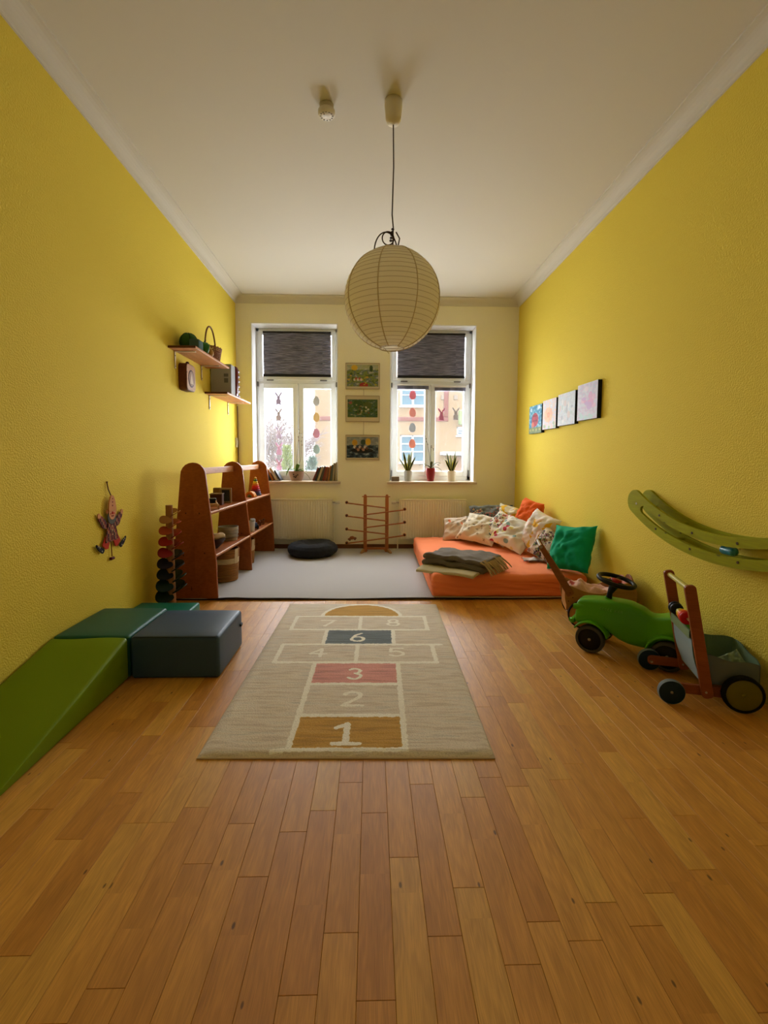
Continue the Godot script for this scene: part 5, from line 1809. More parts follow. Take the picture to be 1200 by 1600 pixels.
func build_walker() -> void:
	var w := thing("push_cart", "wooden baby push cart with fabric basket at the right edge", "push cart", V(1.602, 0, -2.345), -17.0)
	var beech := textured(wood_a, 0.45, Vector3(0.9, 2.0, 1), Color(0.66, 0.37, 0.19))
	var far := -0.34
	for z in [0.0, far]:
		var st := S()
		var q := round_poly([Vector2(-0.015, 0.048), Vector2(0.37, 0.048), Vector2(0.37, 0.10), Vector2(-0.015, 0.10)], 0.024)
		prism(st, q, z - 0.034, z - 0.014, Transform3D.IDENTITY, true, 0.002)
		obj("side_rail", st, beech, w)
		st = S()
		var a := Vector2(0.178, 0.045)
		var b := Vector2(0.066, 0.640)
		var d := (b - a).normalized()
		var s := Vector2(-d.y, d.x) * 0.027
		var post := round_poly([a - s, a + s, b + s, b - s], 0.022)
		prism(st, post, z - 0.013, z + 0.009, Transform3D.IDENTITY, true, 0.002)
		obj("post", st, beech, w)
		st = S()
		for p in [Vector2(0.165, 0.078), Vector2(0.0, 0.074)]: tube(st, [V(p.x, p.y, z + 0.009), V(p.x, p.y, z + 0.0115)], 0.006, 10)
		obj("screw", st, mat(Color(0.75, 0.72, 0.66), 0.3, {"metallic": 0.8}), w)
	var st := S()
	tube(st, [V(0.072, 0.615, far - 0.005), V(0.072, 0.615, 0.002)], 0.014, 14)
	obj("handle", st, mat(Color(0.78, 0.74, 0.34), 0.45), w)
	var tyre := mat(Color(0.035, 0.035, 0.04), 0.8)
	var steel := mat(Color(0.62, 0.60, 0.56), 0.35, {"metallic": 0.8})
	for z in [0.02, far - 0.05]:
		disc_wheel(w, V(0.0, 0.066, z), 0.065, 0.03, mat(Color(0.42, 0.46, 0.46), 0.6), mat(Color(0.05, 0.16, 0.21), 0.5), steel, 0.96)
		disc_wheel(w, V(0.325, 0.096, z - 0.002), 0.096, 0.034, tyre, mat(Color(0.44, 0.41, 0.05), 0.5), mat(Color(0.46, 0.43, 0.07), 0.5), 0.84)
	for x in [0.0, 0.325]:
		for z in [0.02, far - 0.05]:
			st = S()
			var ay := 0.068 if x < 0.1 else 0.09
			tube(st, [V(x, ay, z), V(x, ay, z - 0.05 if z > 0 else z + 0.05)], 0.006, 8)
			obj("axle_pin", st, steel, w)
	# fabric basket between the rails
	var grey := cloth(Color(0.42, 0.45, 0.45))
	var lining := cloth(Color(0.46, 0.56, 0.42))
	var bx0 := 0.155
	var bx1 := 0.415
	var bz0 := far + 0.006
	var bz1 := -0.036
	st = S()
	box(st, V((bx0 + bx1) / 2, 0.115, (bz0 + bz1) / 2), V(bx1 - bx0, 0.014, bz1 - bz0), 0.004)
	obj("basket_floor", st, lining, w)
	st = S()
	var wall := func(p0: Vector2, p1: Vector2, h0: float, h1: float, thick: float, inner: bool) -> SurfaceTool:
		var s2 := S()
		var n := 36
		var nrm := Vector2((p1 - p0).y, -(p1 - p0).x).normalized()
		for side in 2:
			grid(s2, n, 6, func(u: float, v: float) -> Vector3:
				var uu := u if side == 0 else 1 - u
				var p := p0.lerp(p1, uu) + nrm * (thick / 2 if side == 0 else -thick / 2) * (1.0 - 0.4 * v) + nrm * (0.016 * sin(uu * PI) * sin(v * PI * 0.7) + (0.0022 * sin(uu * TAU * 17.0) if inner else 0.0))
				return V(p.x, lerpf(0.11, lerpf(h0, h1, uu) + 0.006 * sin(uu * 9.0), v), p.y))
		return s2
	obj("basket_side", wall.call(Vector2(bx1, bz1), Vector2(bx0, bz1), 0.235, 0.265, 0.012, false), grey, w)
	obj("basket_side", wall.call(Vector2(bx0, bz0), Vector2(bx1, bz0), 0.285, 0.265, 0.012, true), lining, w)
	obj("basket_side", wall.call(Vector2(bx1, bz0), Vector2(bx1, bz1), 0.265, 0.235, 0.012, true), lining, w)
	# pale blue sling at the back, up to the bead bar
	st = S()
	for side in 2:
		grid(st, 12, 10, func(u: float, v: float) -> Vector3:
			var uu := u if side == 0 else 1 - u
			return V(lerpf(0.158, 0.098, v) - (0.002 if side == 1 else 0.0) - 0.016 * sin(v * PI), lerpf(0.11, 0.385, v), lerpf(bz0 + 0.02, bz1 + 0.01, uu)))
	obj("sling", st, cloth(Color(0.55, 0.63, 0.66)), w)
	st = S()
	for side in 2:
		grid(st, 10, 2, func(u: float, v: float) -> Vector3:
			var uu := u if side == 0 else 1 - u
			return V(0.094 - 0.016 * sin(0.92 * PI) - (0.006 if side == 1 else 0.0), lerpf(0.345, 0.392, v), lerpf(bz0 + 0.018, bz1 + 0.012, uu)))
	obj("sling_hem", st, cloth(Color(0.46, 0.54, 0.38)), w)
	# bead bar
	st = S()
	tube(st, [V(0.098, 0.43, far), V(0.098, 0.43, -0.012)], 0.006, 8)
	obj("bead_bar", st, wood(Color(0.85, 0.72, 0.52), 0.5, true), w)
	var bc := [[0.0, 0.026, Color(0.30, 0.46, 0.56)], [0.024, 0.036, Color(0.08, 0.11, 0.16)], [0.05, 0.034, Color(0.07, 0.09, 0.13)], [0.105, 0.020, Color(0.66, 0.68, 0.10)], [0.131, 0.026, Color(0.88, 0.72, 0.08)], [0.157, 0.030, Color(0.92, 0.54, 0.06)], [0.183, 0.034, Color(0.90, 0.28, 0.05)], [0.209, 0.036, Color(0.76, 0.08, 0.06)]]
	for q in bc:
		st = S()
		lathe(st, [Vector2(0.006, -0.013), Vector2(q[1] * 0.85, -0.013), Vector2(q[1], -0.006), Vector2(q[1], 0.006), Vector2(q[1] * 0.85, 0.013), Vector2(0.006, 0.013)], 18, Transform3D(Basis(Vector3.RIGHT, PI / 2), V(0.098, 0.43, far + q[0] + 0.02)))
		obj("bead", st, mat(q[2], 0.4), w)
	# doll's pillow in the basket
	var pl := thing("doll_pillow", "pale green doll pillow leaning in the push cart basket", "pillow", w.transform * V(0.345, 0.185, -0.15))
	pl.basis = Basis(Vector3.UP, deg_to_rad(-40.0)) * Basis(Vector3.RIGHT, deg_to_rad(-30.0)) * Basis(Vector3.BACK, deg_to_rad(38.0))
	obj("cover", pillow_mesh(0.12, 0.12, 0.035, 15), cloth(Color(0.60, 0.68, 0.54)), pl)

# ---------------------------------------------------------------- ride-on car
func build_car() -> void:
	var c := thing("ride_on_car", "bright green plastic ride-on toy car with black steering wheel", "toy car", V(1.56, 0, -3.085), -39.8)
	var green := mat(Color(0.32, 0.62, 0.04), 0.34)
	var black := mat(Color(0.02, 0.02, 0.022), 0.5)
	# side profile: s, bottom, top, half width at belt, half width at top
	var sec := [[-0.114, 0.185, 0.290, 0.080, 0.062], [-0.110, 0.170, 0.310, 0.112, 0.080], [-0.095, 0.165, 0.325, 0.126, 0.086], [-0.05, 0.168, 0.336, 0.133, 0.090], [0.0, 0.172, 0.343, 0.136, 0.093], [0.06, 0.168, 0.348, 0.138, 0.095], [0.11, 0.142, 0.351, 0.132, 0.095], [0.16, 0.108, 0.352, 0.120, 0.093], [0.21, 0.088, 0.350, 0.108, 0.089], [0.25, 0.082, 0.338, 0.100, 0.082], [0.29, 0.082, 0.325, 0.096, 0.078], [0.325, 0.085, 0.302, 0.098, 0.076], [0.36, 0.098, 0.296, 0.108, 0.080], [0.40, 0.135, 0.304, 0.122, 0.088], [0.44, 0.170, 0.318, 0.134, 0.096], [0.485, 0.172, 0.330, 0.138, 0.098], [0.525, 0.172, 0.328, 0.130, 0.088], [0.55, 0.185, 0.312, 0.105, 0.070], [0.560, 0.215, 0.285, 0.065, 0.045]]
	var st := S()
	var t := S()
	t.set_smooth_group(0)
	var m := 28
	var ring := func(i: float) -> Array:
		var k := int(i)
		var f := i - k
		var q := []
		for e in 5: q.append(cubic_interpolate(sec[k][e], sec[mini(k + 1, sec.size() - 1)][e], sec[maxi(k - 1, 0)][e], sec[mini(k + 2, sec.size() - 1)][e], f))
		var out := []
		for j in m:
			var a := TAU * j / m
			var ca := signf(cos(a)) * pow(absf(cos(a)), 0.42)
			var sa := signf(sin(a)) * pow(absf(sin(a)), 0.42)
			var y := lerpf(q[1], q[2], 0.5 + 0.5 * sa)
			var hw := lerpf(q[3], q[4], smoothstep(0.42, 0.68, 0.5 + 0.5 * sa))
			out.append(V(q[0], y, ca * hw))
		return out
	var rings := []
	for i in (sec.size() - 1) * 3 + 1: rings.append(ring.call(i / 3.0))
	for i in rings.size() - 1:
		for j in m:
			var j2 := (j + 1) % m
			quad(t, rings[i][j], rings[i + 1][j], rings[i + 1][j2], rings[i][j2])
	for e in [0, rings.size() - 1]:
		var mid := Vector3.ZERO
		for p in rings[e]: mid += p / float(m)
		for j in m:
			if e == 0: tri(t, mid, rings[e][j], rings[e][(j + 1) % m])
			else: tri(t, mid, rings[e][(j + 1) % m], rings[e][j])
	add(st, t, Transform3D.IDENTITY)
	obj("body", st, green, c)
	# mudguards over the front wheels and at the rear
	for s in [-1.0, 1.0]:
		for q in [[0.0, 0.106, 0.096, 15.0, 150.0], [0.445, 0.110, 0.096, 10.0, 172.0]]:
			st = S()
			var prof := PackedVector2Array()
			for e in arc(Vector2(q[0], q[2]), Vector2.ONE * (q[1] + 0.012), q[3], q[4], 16): prof.append(e)
			for e in arc(Vector2(q[0], q[2]), Vector2.ONE * q[1], q[4], q[3], 16): prof.append(e)
			prism(st, prof, 0.088 if s > 0 else -0.172, 0.172 if s > 0 else -0.088, Transform3D.IDENTITY, true, 0.004)
			obj("mudguard", st, green, c)
	st = S()
	rbox(st, V(-0.125, 0.183, 0), V(0.03, 0.035, 0.25), 0.012, 2)
	obj("bumper", st, green, c)
	for s in [-1.0, 1.0]:
		st = S()
		tube(st, [V(-0.128, 0.183, s * 0.10), V(-0.15, 0.183, s * 0.10)], [0.018, 0.014], 12)
		obj("bumper_horn", st, green, c)
		st = S()
		tube(st, [V(-0.128, 0.275, s * 0.082), V(-0.098, 0.278, s * 0.082), V(-0.06, 0.285, s * 0.080)], [0.018, 0.022, 0.014], 14)
		obj("headlamp_housing", st, green, c)
	st = S()
	for k in 5: box(st, V(-0.119, 0.255, -0.032 + 0.016 * k), V(0.008, 0.07, 0.006), 0.002)
	obj("grille", st, mat(Color(0.36, 0.62, 0.10), 0.35), c)
	# chevrons moulded into the flank
	st = S()
	for k in 5:
		var x := 0.055 + 0.016 * k
		bar(st, V(x, 0.312, 0.1165), V(x - 0.007, 0.304, 0.1195), 0.004, 0.004, 0.001)
		bar(st, V(x - 0.007, 0.304, 0.1195), V(x, 0.296, 0.1215), 0.004, 0.004, 0.001)
	for k in 3:
		var x := 0.142 + 0.018 * k
		bar(st, V(x - 0.006, 0.311, 0.112 - 0.002 * k), V(x + 0.006, 0.297, 0.116 - 0.002 * k), 0.004, 0.004, 0.001)
		bar(st, V(x + 0.006, 0.311, 0.112 - 0.002 * k), V(x - 0.006, 0.297, 0.116 - 0.002 * k), 0.004, 0.004, 0.001)
	obj("moulded_mark", st, mat(Color(0.42, 0.66, 0.20), 0.35), c)
	# wheels
	var grey := mat(Color(0.30, 0.29, 0.26), 0.85)
	for s in [-1.0, 1.0]:
		disc_wheel(c, V(0.0, 0.092, s * 0.138), 0.092, 0.055, grey, black, mat(Color(0.62, 0.60, 0.55), 0.35, {"metallic": 0.7}), 0.78)
		disc_wheel(c, V(0.445, 0.092, s * 0.132), 0.092, 0.055, grey, black, mat(Color(0.62, 0.60, 0.55), 0.35, {"metallic": 0.7}), 0.78)
	st = S()
	tube(st, [V(0, 0.092, -0.14), V(0, 0.092, 0.14)], 0.008, 8)
	tube(st, [V(0.445, 0.092, -0.14), V(0.445, 0.092, 0.14)], 0.008, 8)
	rbox(st, V(0.06, 0.14, 0.0), V(0.10, 0.10, 0.16), 0.02, 1)
	obj("axle", st, black, c)
	# steering wheel on its column
	st = S()
	tube(st, [V(0.075, 0.335, 0), V(0.082, 0.39, 0), V(0.11, 0.455, 0)], [0.020, 0.017, 0.034], 14)
	obj("steering_column", st, black, c)
	st = S()
	lathe(st, [Vector2(0.02, 0.0), Vector2(0.024, 0.0), Vector2(0.022, -0.012), Vector2(0.0, -0.014)], 16, Transform3D(Basis(Vector3.BACK, deg_to_rad(-22.0)), V(0.075, 0.356, 0)))
	obj("collar", st, green, c)
	var tilt := Transform3D(Basis(Vector3.BACK, deg_to_rad(-12.0)), V(0.118, 0.478, 0))
	st = S()
	tube(st, arc3(0.112, 0.0, 36), 0.0145, 10, false, tilt)
	var sw := obj("steering_wheel", st, black, c)
	st = S()
	for k in 3:
		var a := TAU * k / 3.0 + 0.5
		tube(st, [V(0, -0.012, 0), V(cos(a) * 0.105, -0.002, sin(a) * 0.105)], [0.024, 0.014], 8, true, tilt, 0.5)
	obj("spoke", st, black, sw)
	st = S()
	lathe(st, [Vector2(0.036, -0.01), Vector2(0.034, 0.008), Vector2(0.0, 0.012)], 18, tilt)
	obj("horn_button", st, mat(Color(0.62, 0.10, 0.06), 0.4), sw)

# ---------------------------------------------------------------- doll pram
func build_pram() -> void:
	var p := thing("doll_pram", "plywood doll pram with curved sides and black-tyred wheels behind the green car", "doll pram", V(1.59, 0, -3.45), -15.0)
	var ply := textured(wood_b, 0.5, Vector3(1.0, 2.2, 1), Color(0.78, 0.56, 0.32))
	var brown := textured(wood_b, 0.5, Vector3(1.0, 2.2, 1), Color(0.62, 0.38, 0.21))
	var side := PackedVector2Array()
	var cur := Curve2D.new()
	for q in [Vector2(-0.085, 0.295), Vector2(-0.09, 0.22), Vector2(-0.06, 0.12), Vector2(0.0, 0.075), Vector2(0.2, 0.065), Vector2(0.34, 0.09), Vector2(0.405, 0.18), Vector2(0.42, 0.28), Vector2(0.395, 0.35), Vector2(0.35, 0.365), Vector2(0.28, 0.33), Vector2(0.19, 0.275), Vector2(0.08, 0.272), Vector2(-0.01, 0.30), Vector2(-0.055, 0.315)]: side.append(q)
	var smooth := PackedVector2Array()
	for i in side.size():
		var a := side[(i + side.size() - 1) % side.size()]
		var b := side[i]
		var c := side[(i + 1) % side.size()]
		var d := side[(i + 2) % side.size()]
		for k in 4: smooth.append(b.cubic_interpolate(c, a, d, k / 4.0))
	var far := -0.26
	for z in [0.0, far]:
		var st := S()
		prism(st, smooth, z - 0.006, z + 0.006, Transform3D.IDENTITY, true, 0.0015)
		obj("side_panel", st, ply, p)
		st = S()
		var a := Vector2(-0.045, 0.245)
		var b := Vector2(-0.285, 0.625)
		var d := (b - a).normalized()
		var s := Vector2(-d.y, d.x)
		prism(st, round_poly([a - s * 0.03, a + s * 0.03, b + s * 0.018, b - s * 0.018], 0.016), z + (0.006 if z == 0.0 else -0.022), z + (0.022 if z == 0.0 else -0.006), Transform3D.IDENTITY, true, 0.002)
		obj("handle_arm", st, brown, p)
		st = S()
		for q in [Vector2(-0.055, 0.265), Vector2(-0.035, 0.23), Vector2(-0.065, 0.20)]: tube(st, [V(q.x, q.y, z + 0.022), V(q.x, q.y, z + 0.024)], 0.005, 8)
		obj("screw", st, mat(Color(0.35, 0.18, 0.10), 0.5), p)
	var st := S()
	tube(st, [V(-0.278, 0.612, far - 0.022), V(-0.278, 0.612, 0.024)], 0.0125, 12)
	obj("handle", st, mat(Color(0.66, 0.58, 0.48), 0.4), p)
	st = S()
	box(st, V(0.16, 0.105, far / 2), V(0.46, 0.012, -far - 0.014), 0.003)
	obj("floor_board", st, ply, p)
	st = S()
	bar(st, V(-0.072, 0.12, far / 2), V(-0.072, 0.29, far / 2), -far - 0.014, 0.010, 0.002, V(1, 0, 0))
	obj("end_board", st, ply, p)
	st = S()
	var hood := PackedVector2Array()
	for e in arc(Vector2(0.0, 0.0), Vector2(-far / 2, 0.10), 0, 180, 16): hood.append(e)
	hood.append(Vector2(far / 2, -0.18))
	hood.append(Vector2(-far / 2, -0.18))
	prism(st, hood, 0.392, 0.404, Transform3D(Basis(V(0, 0, -1), V(0, 1, 0), V(1, 0, 0)), V(0.0, 0.30, far / 2)), true, 0.002)
	obj("head_board", st, brown, p)
	var tyre := mat(Color(0.03, 0.03, 0.032), 0.8)
	for z in [0.034, far - 0.034]:
		for x in [0.035, 0.29]: disc_wheel(p, V(x, 0.105, z), 0.105, 0.022, tyre, ply, mat(Color(0.6, 0.58, 0.52), 0.4, {"metallic": 0.7}), 0.90)
	for x in [0.035, 0.29]:
		st = S()
		tube(st, [V(x, 0.105, far - 0.034), V(x, 0.105, 0.034)], 0.006, 8)
		obj("axle", st, mat(Color(0.4, 0.4, 0.4), 0.4, {"metallic": 0.7}), p)
	# bedding
	var n := noise(81, 2.0, 3)
	st = S()
	rbox(st, V(0, 0, 0), V(0.42, 0.13, -far - 0.03), 0.05, 18, Transform3D.IDENTITY, func(q: Vector3) -> Vector3:
		var k := n.get_noise_2d(q.x * 5.0, q.z * 5.0)
		return q + V(0, (0.05 * k + 0.05 * smoothstep(0.05, -0.19, q.x)) if q.y > 0 else 0.0, 0))
	var bed := obj("doll_blanket", st, print_fabric(Color(0.90, 0.72, 0.66), "dot", [Color(0.92, 0.84, 0.80), Color(0.80, 0.42, 0.42), Color(0.86, 0.60, 0.56)], 82, 26))
	bed.transform = p.transform * at(V(0.155, 0.205, far / 2))
	tag(bed, "rumpled pink patterned doll blanket lying in the plywood pram", "blanket")
	var dp := thing("doll_pillow", "small pink doll pillow at the head of the plywood pram", "pillow", p.transform * V(0.345, 0.315, far / 2 - 0.02))
	dp.basis = Basis(Vector3.UP, deg_to_rad(-105.0)) * Basis(Vector3.RIGHT, deg_to_rad(-25.0))
	obj("cover", pillow_mesh(0.17, 0.13, 0.05, 19), cloth(Color(0.88, 0.62, 0.62)), dp)

# ---------------------------------------------------------------- ball run by the window
func build_ball_run() -> void:
	var r := thing("zigzag_ball_run", "wooden zigzag ball run standing between the radiators", "toy", V(0.062, 0.012, -6.2))
	var beech := textured(wood_a, 0.5, Vector3(0.9, 2.0, 1), Color(0.74, 0.46, 0.25))
	for s in [-1, 1]:
		var st := S()
		box(st, V(s * 0.147, 0.385, 0), V(0.046, 0.77, 0.024), 0.004)
		obj("post", st, beech, r)
		st = S()
		var foot := round_poly([Vector2(-0.11, 0.0), Vector2(0.11, 0.0), Vector2(0.11, 0.02), Vector2(0.03, 0.045), Vector2(-0.03, 0.045), Vector2(-0.11, 0.02)], 0.012)
		prism(st, foot, -0.014, 0.014, Transform3D(Basis(V(s * 0.35, 0, 0.94).normalized(), V(0, 1, 0), V(-0.94, 0, s * 0.35).normalized()), V(s * 0.163, 0, 0.012)), true, 0.003)
		obj("foot", st, wood(Color(0.72, 0.55, 0.34), 0.5), r)
	var st := S()
	tube(st, [V(-0.19, 0.757, 0.0), V(0.19, 0.757, 0.0)], 0.007, 8)
	obj("top_rod", st, beech, r)
	for s in [-1, 1]:
		st = S()
		ball(st, V(s * 0.147, 0.775, 0), V(0.018, 0.014, 0.014), 12, 8)
		obj("knob", st, beech, r)
	st = S()
	box(st, V(0, 0.05, 0), V(0.25, 0.03, 0.02), 0.003)
	obj("cross_bar", st, beech, r)
	var dark := mat(Color(0.10, 0.07, 0.05), 0.6)
	var runs := [[V(-0.395, 0.672, 0), V(0.14, 0.605, 0)], [V(0.385, 0.582, 0), V(-0.16, 0.512, 0)], [V(-0.395, 0.495, 0), V(0.14, 0.430, 0)], [V(0.385, 0.405, 0), V(-0.16, 0.337, 0)], [V(-0.395, 0.312, 0), V(0.14, 0.250, 0)], [V(0.385, 0.232, 0), V(-0.395, 0.122, 0)]]
	for i in runs.size():
		var q: Array = runs[i]
		var o := V(0, 0, 0.026)
		st = S()
		bar(st, q[0] + o, q[1] + o, 0.026, 0.016, 0.003)
		var rail := obj("rail", st, beech, r)
		var ends := [q[0]] if i < 5 else [q[0], q[1]]
		for e in ends:
			st = S()
			tube(st, [e + V(0, 0.008, 0.014), e + V(0, 0.008, 0.040)], 0.021, 16)
			obj("end_knob", st, beech, rail)
			st = S()
			tube(st, [e + V(0, 0.008, 0.039), e + V(0, 0.008, 0.0415)], 0.013, 14)
			obj("hole", st, dark, rail)
	var car := thing("wooden_car", "little wooden car on the lowest rail of the ball run", "toy", V(-0.255, 0.178, -6.174), 0.0)
	car.rotation.z = deg_to_rad(8.0)
	st = S()
	prism(st, round_poly([Vector2(-0.06, 0.012), Vector2(0.06, 0.012), Vector2(0.055, 0.032), Vector2(0.03, 0.038), Vector2(0.015, 0.056), Vector2(-0.02, 0.056), Vector2(-0.04, 0.036), Vector2(-0.06, 0.032)], 0.008), -0.014, 0.014, Transform3D.IDENTITY, true, 0.002)
	obj("body", st, wood(Color(0.62, 0.38, 0.20)), car)
	for x in [-0.035, 0.035]:
		for z in [-0.018, 0.018]:
			st = S()
			tube(st, [V(x, 0.012, z - 0.004), V(x, 0.012, z + 0.004)], 0.012, 12)
			obj("wheel", st, wood(Color(0.45, 0.26, 0.14)), car)

# ---------------------------------------------------------------- sound tree
func build_sound_tree() -> void:
	var t := thing("marble_tree", "tall wooden marble tree with coloured petal leaves beside the shelf unit", "toy", V(-1.675, 0.0, -3.84))
	var trunk := wood(Color(0.72, 0.50, 0.32), 0.55)
	var st := S()
	tube(st, [V(0, 0.03, 0), V(0, 0.895, 0)], [0.036, 0.027], 6)
	obj("trunk", st, trunk, t)
	st = S()
	lathe(st, [Vector2(0, 0.0), Vector2(0.125, 0.0), Vector2(0.13, 0.01), Vector2(0.125, 0.03), Vector2(0, 0.032)], 28)
	obj("base", st, trunk, t)
	var cols := [Color(0.03, 0.13, 0.07), Color(0.03, 0.15, 0.10), Color(0.03, 0.07, 0.14), Color(0.08, 0.04, 0.12), Color(0.52, 0.06, 0.04), Color(0.62, 0.12, 0.05), Color(0.66, 0.28, 0.10), Color(0.62, 0.42, 0.16)]
	var pet := PackedVector2Array()
	for k in 24:
		var a := TAU * k / 24
		pet.append(Vector2(0.062 + 0.062 * cos(a), (0.050 + 0.016 * cos(a)) * sin(a)))
	for lev in 8:
		for side in 3:
			var y := 0.135 + 0.092 * lev + 0.02 * side
			var d = [V(-0.93, 0.24, 0.28), V(0.80, 0.50, 0.10), V(0.15, 0.40, -0.9)][side].normalized()
			d = d.rotated(Vector3.UP, 0.16 * sin(lev * 2.1))
			var nn = [V(0.1, 0.70, 0.70), V(-0.45, 0.85, 0.10), V(0, 1, 0.3)][side]
			nn = (nn - d * d.dot(nn)).normalized()
			var sc := 1.16 - 0.055 * lev
			var st2 := S()
			var root = V(0, y, 0) + [V(0.035, -0.012, 0.034), V(0.008, 0, 0.0), V(0, 0, -0.01)][side]
			prism(st2, pet, -0.004, 0.004, Transform3D(Basis(d, nn.cross(d), nn) * Basis.from_scale(Vector3.ONE * sc), root), true, 0.0015)
			obj("petal", st2, mat(cols[lev], 0.5), t)

# ---------------------------------------------------------------- jumping jack
func build_jack() -> void:
	var j := thing("jumping_jack", "painted wooden jumping jack with tall pointed cap on the left wall", "toy", V(LX, 0.565, -3.29))
	var face := func(x0: float, poly: Variant, called: String, m: Material, parent: Node, thick := 0.006) -> MeshInstance3D:
		var st := S()
		# polygon (u towards the window, v up)
		var q := PackedVector2Array()
		for e in poly: q.append(Vector2(-e.x, e.y))
		prism(st, q, x0, x0 + thick, Transform3D(Basis(V(0, 0, 1), V(0, 1, 0), V(-1, 0, 0)) * Basis(Vector3.UP, PI), Vector3.ZERO), true, 0.001)
		return obj(called, st, m, parent)
	var flip := func(poly: Array) -> Array:
		var out := []
		for e in poly: out.append(Vector2(-e.x, e.y))
		return out
	var w := 128
	var im := Image.create(64, 64, false, Image.FORMAT_RGB8)
	for y in 64:
		for x in 64:
			var chk := (x / 6 + y / 9) % 3
			im.set_pixel(x, y, [Color(0.50, 0.13, 0.09), Color(0.20, 0.08, 0.06), Color(0.66, 0.44, 0.28)][chk])
	var plaid := textured(ImageTexture.create_from_image(im), 0.5, Vector3(6, 6, 1))
	var skin := mat(Color(0.83, 0.56, 0.32), 0.5)
	var ink := mat(Color(0.10, 0.04, 0.03), 0.5)
	var red := mat(Color(0.76, 0.20, 0.08), 0.45)
	face.call(0.018, [Vector2(-0.075, 0.135), Vector2(0.085, 0.13), Vector2(0.07, 0.20), Vector2(0.045, 0.27), Vector2(-0.035, 0.27), Vector2(-0.06, 0.20)], "torso", plaid, j)
	for s in [-1.0, 1.0]:
		var f := func(pts: Array) -> Array: return pts if s < 0 else flip.call(pts)
		var arm: MeshInstance3D = face.call(0.012, f.call([Vector2(-0.045, 0.265), Vector2(-0.06, 0.225), Vector2(-0.10, 0.235), Vector2(-0.15, 0.30), Vector2(-0.145, 0.325), Vector2(-0.115, 0.325), Vector2(-0.08, 0.30)]), "arm", plaid, j)
		face.call(0.0125, f.call(Array(ellipse(Vector2(-0.142, 0.326), Vector2(0.017, 0.018), 12))), "hand", skin, arm)
		var leg: MeshInstance3D = face.call(0.012, f.call([Vector2(-0.01, 0.16), Vector2(-0.075, 0.175), Vector2(-0.115, 0.12), Vector2(-0.075, 0.085), Vector2(-0.045, 0.085)]), "leg", red, j)
		var shoe: MeshInstance3D = face.call(0.0135, f.call(round_poly([Vector2(-0.115, 0.06), Vector2(-0.09, 0.085), Vector2(-0.12, 0.105), Vector2(-0.185, 0.14), Vector2(-0.19, 0.125), Vector2(-0.16, 0.09)], 0.014)), "shoe", mat(Color(0.05, 0.045, 0.09), 0.4), leg)
		for q in [Vector2(-0.125, 0.082), Vector2(-0.15, 0.112), Vector2(-0.165, 0.122)]: face.call(0.0195, f.call(Array(ellipse(q, Vector2(0.005, 0.005), 8))), "dot", mat(Color(0.85, 0.82, 0.76), 0.5), shoe, 0.001)
		face.call(0.017, f.call(Array(ellipse(Vector2(-0.048, 0.345), Vector2(0.014, 0.017), 12))), "ear", skin, j)
	var head: MeshInstance3D = face.call(0.025, ellipse(Vector2(0.004, 0.335), Vector2(0.042, 0.05)), "head", mat(Color(0.86, 0.60, 0.42), 0.5), j)
	face.call(0.022, ellipse(Vector2(0.004, 0.305), Vector2(0.052, 0.052)), "beard", mat(Color(0.36, 0.36, 0.33), 0.6), j)
	face.call(0.024, round_poly([Vector2(-0.048, 0.345), Vector2(0.052, 0.345), Vector2(0.042, 0.41), Vector2(0.018, 0.455), Vector2(-0.012, 0.46), Vector2(-0.035, 0.42)], 0.02), "cap", skin, j, 0.009)
	for q in [[0.004, 0.385, 0.006], [0.002, 0.41, 0.006], [0.0, 0.433, 0.005]]: face.call(0.033, ellipse(Vector2(q[0], q[1]), Vector2(q[2], q[2]), 10), "cap_spot", mat(Color(0.55, 0.14, 0.06), 0.5), j, 0.001)
	for s in [-1.0, 1.0]:
		face.call(0.031, ellipse(Vector2(0.004 + s * 0.016, 0.35), Vector2(0.005, 0.006), 10), "eye", ink, head, 0.001)
		face.call(0.031, ellipse(Vector2(0.004 + s * 0.022, 0.328), Vector2(0.008, 0.007), 10), "cheek", mat(Color(0.85, 0.42, 0.30), 0.5), head, 0.0007)
	face.call(0.031, ellipse(Vector2(0.004, 0.333), Vector2(0.009, 0.010), 12), "nose", mat(Color(0.74, 0.14, 0.06), 0.4), head, 0.004)
	face.call(0.031, [Vector2(-0.014, 0.316), Vector2(0.022, 0.316), Vector2(0.014, 0.307), Vector2(-0.006, 0.307)], "mouth", mat(Color(0.55, 0.08, 0.05), 0.5), head, 0.001)
	for q in [Vector2(0.004, 0.24), Vector2(0.004, 0.21), Vector2(0.004, 0.18)]: face.call(0.025, ellipse(q, Vector2(0.009, 0.006), 10), "button", mat(Color(0.80, 0.66, 0.46), 0.5), j, 0.002)
	var st := S()
	tube(st, [V(0.01, 0.13, 0.0), V(0.012, 0.02, -0.004)], 0.003, 6)
	obj("pull_string", st, mat(Color(0.42, 0.10, 0.06), 0.7), j)
	st = S()
	tube(st, [V(0.013, 0.006, 0.014), V(0.013, 0.006, -0.020)], 0.011, 10)
	obj("pull_knob", st, mat(Color(0.40, 0.06, 0.05), 0.5), j)
	st = S()
	tube(st, [V(0.024, 0.45, -0.001), V(0.012, 0.50, 0.012), V(0.006, 0.545, 0.014)], 0.0035, 6)
	ball(st, V(0.006, 0.55, 0.014), V(0.006, 0.007, 0.006), 8, 6)
	obj("hanging_loop", st, mat(Color(0.36, 0.12, 0.07), 0.7), j)

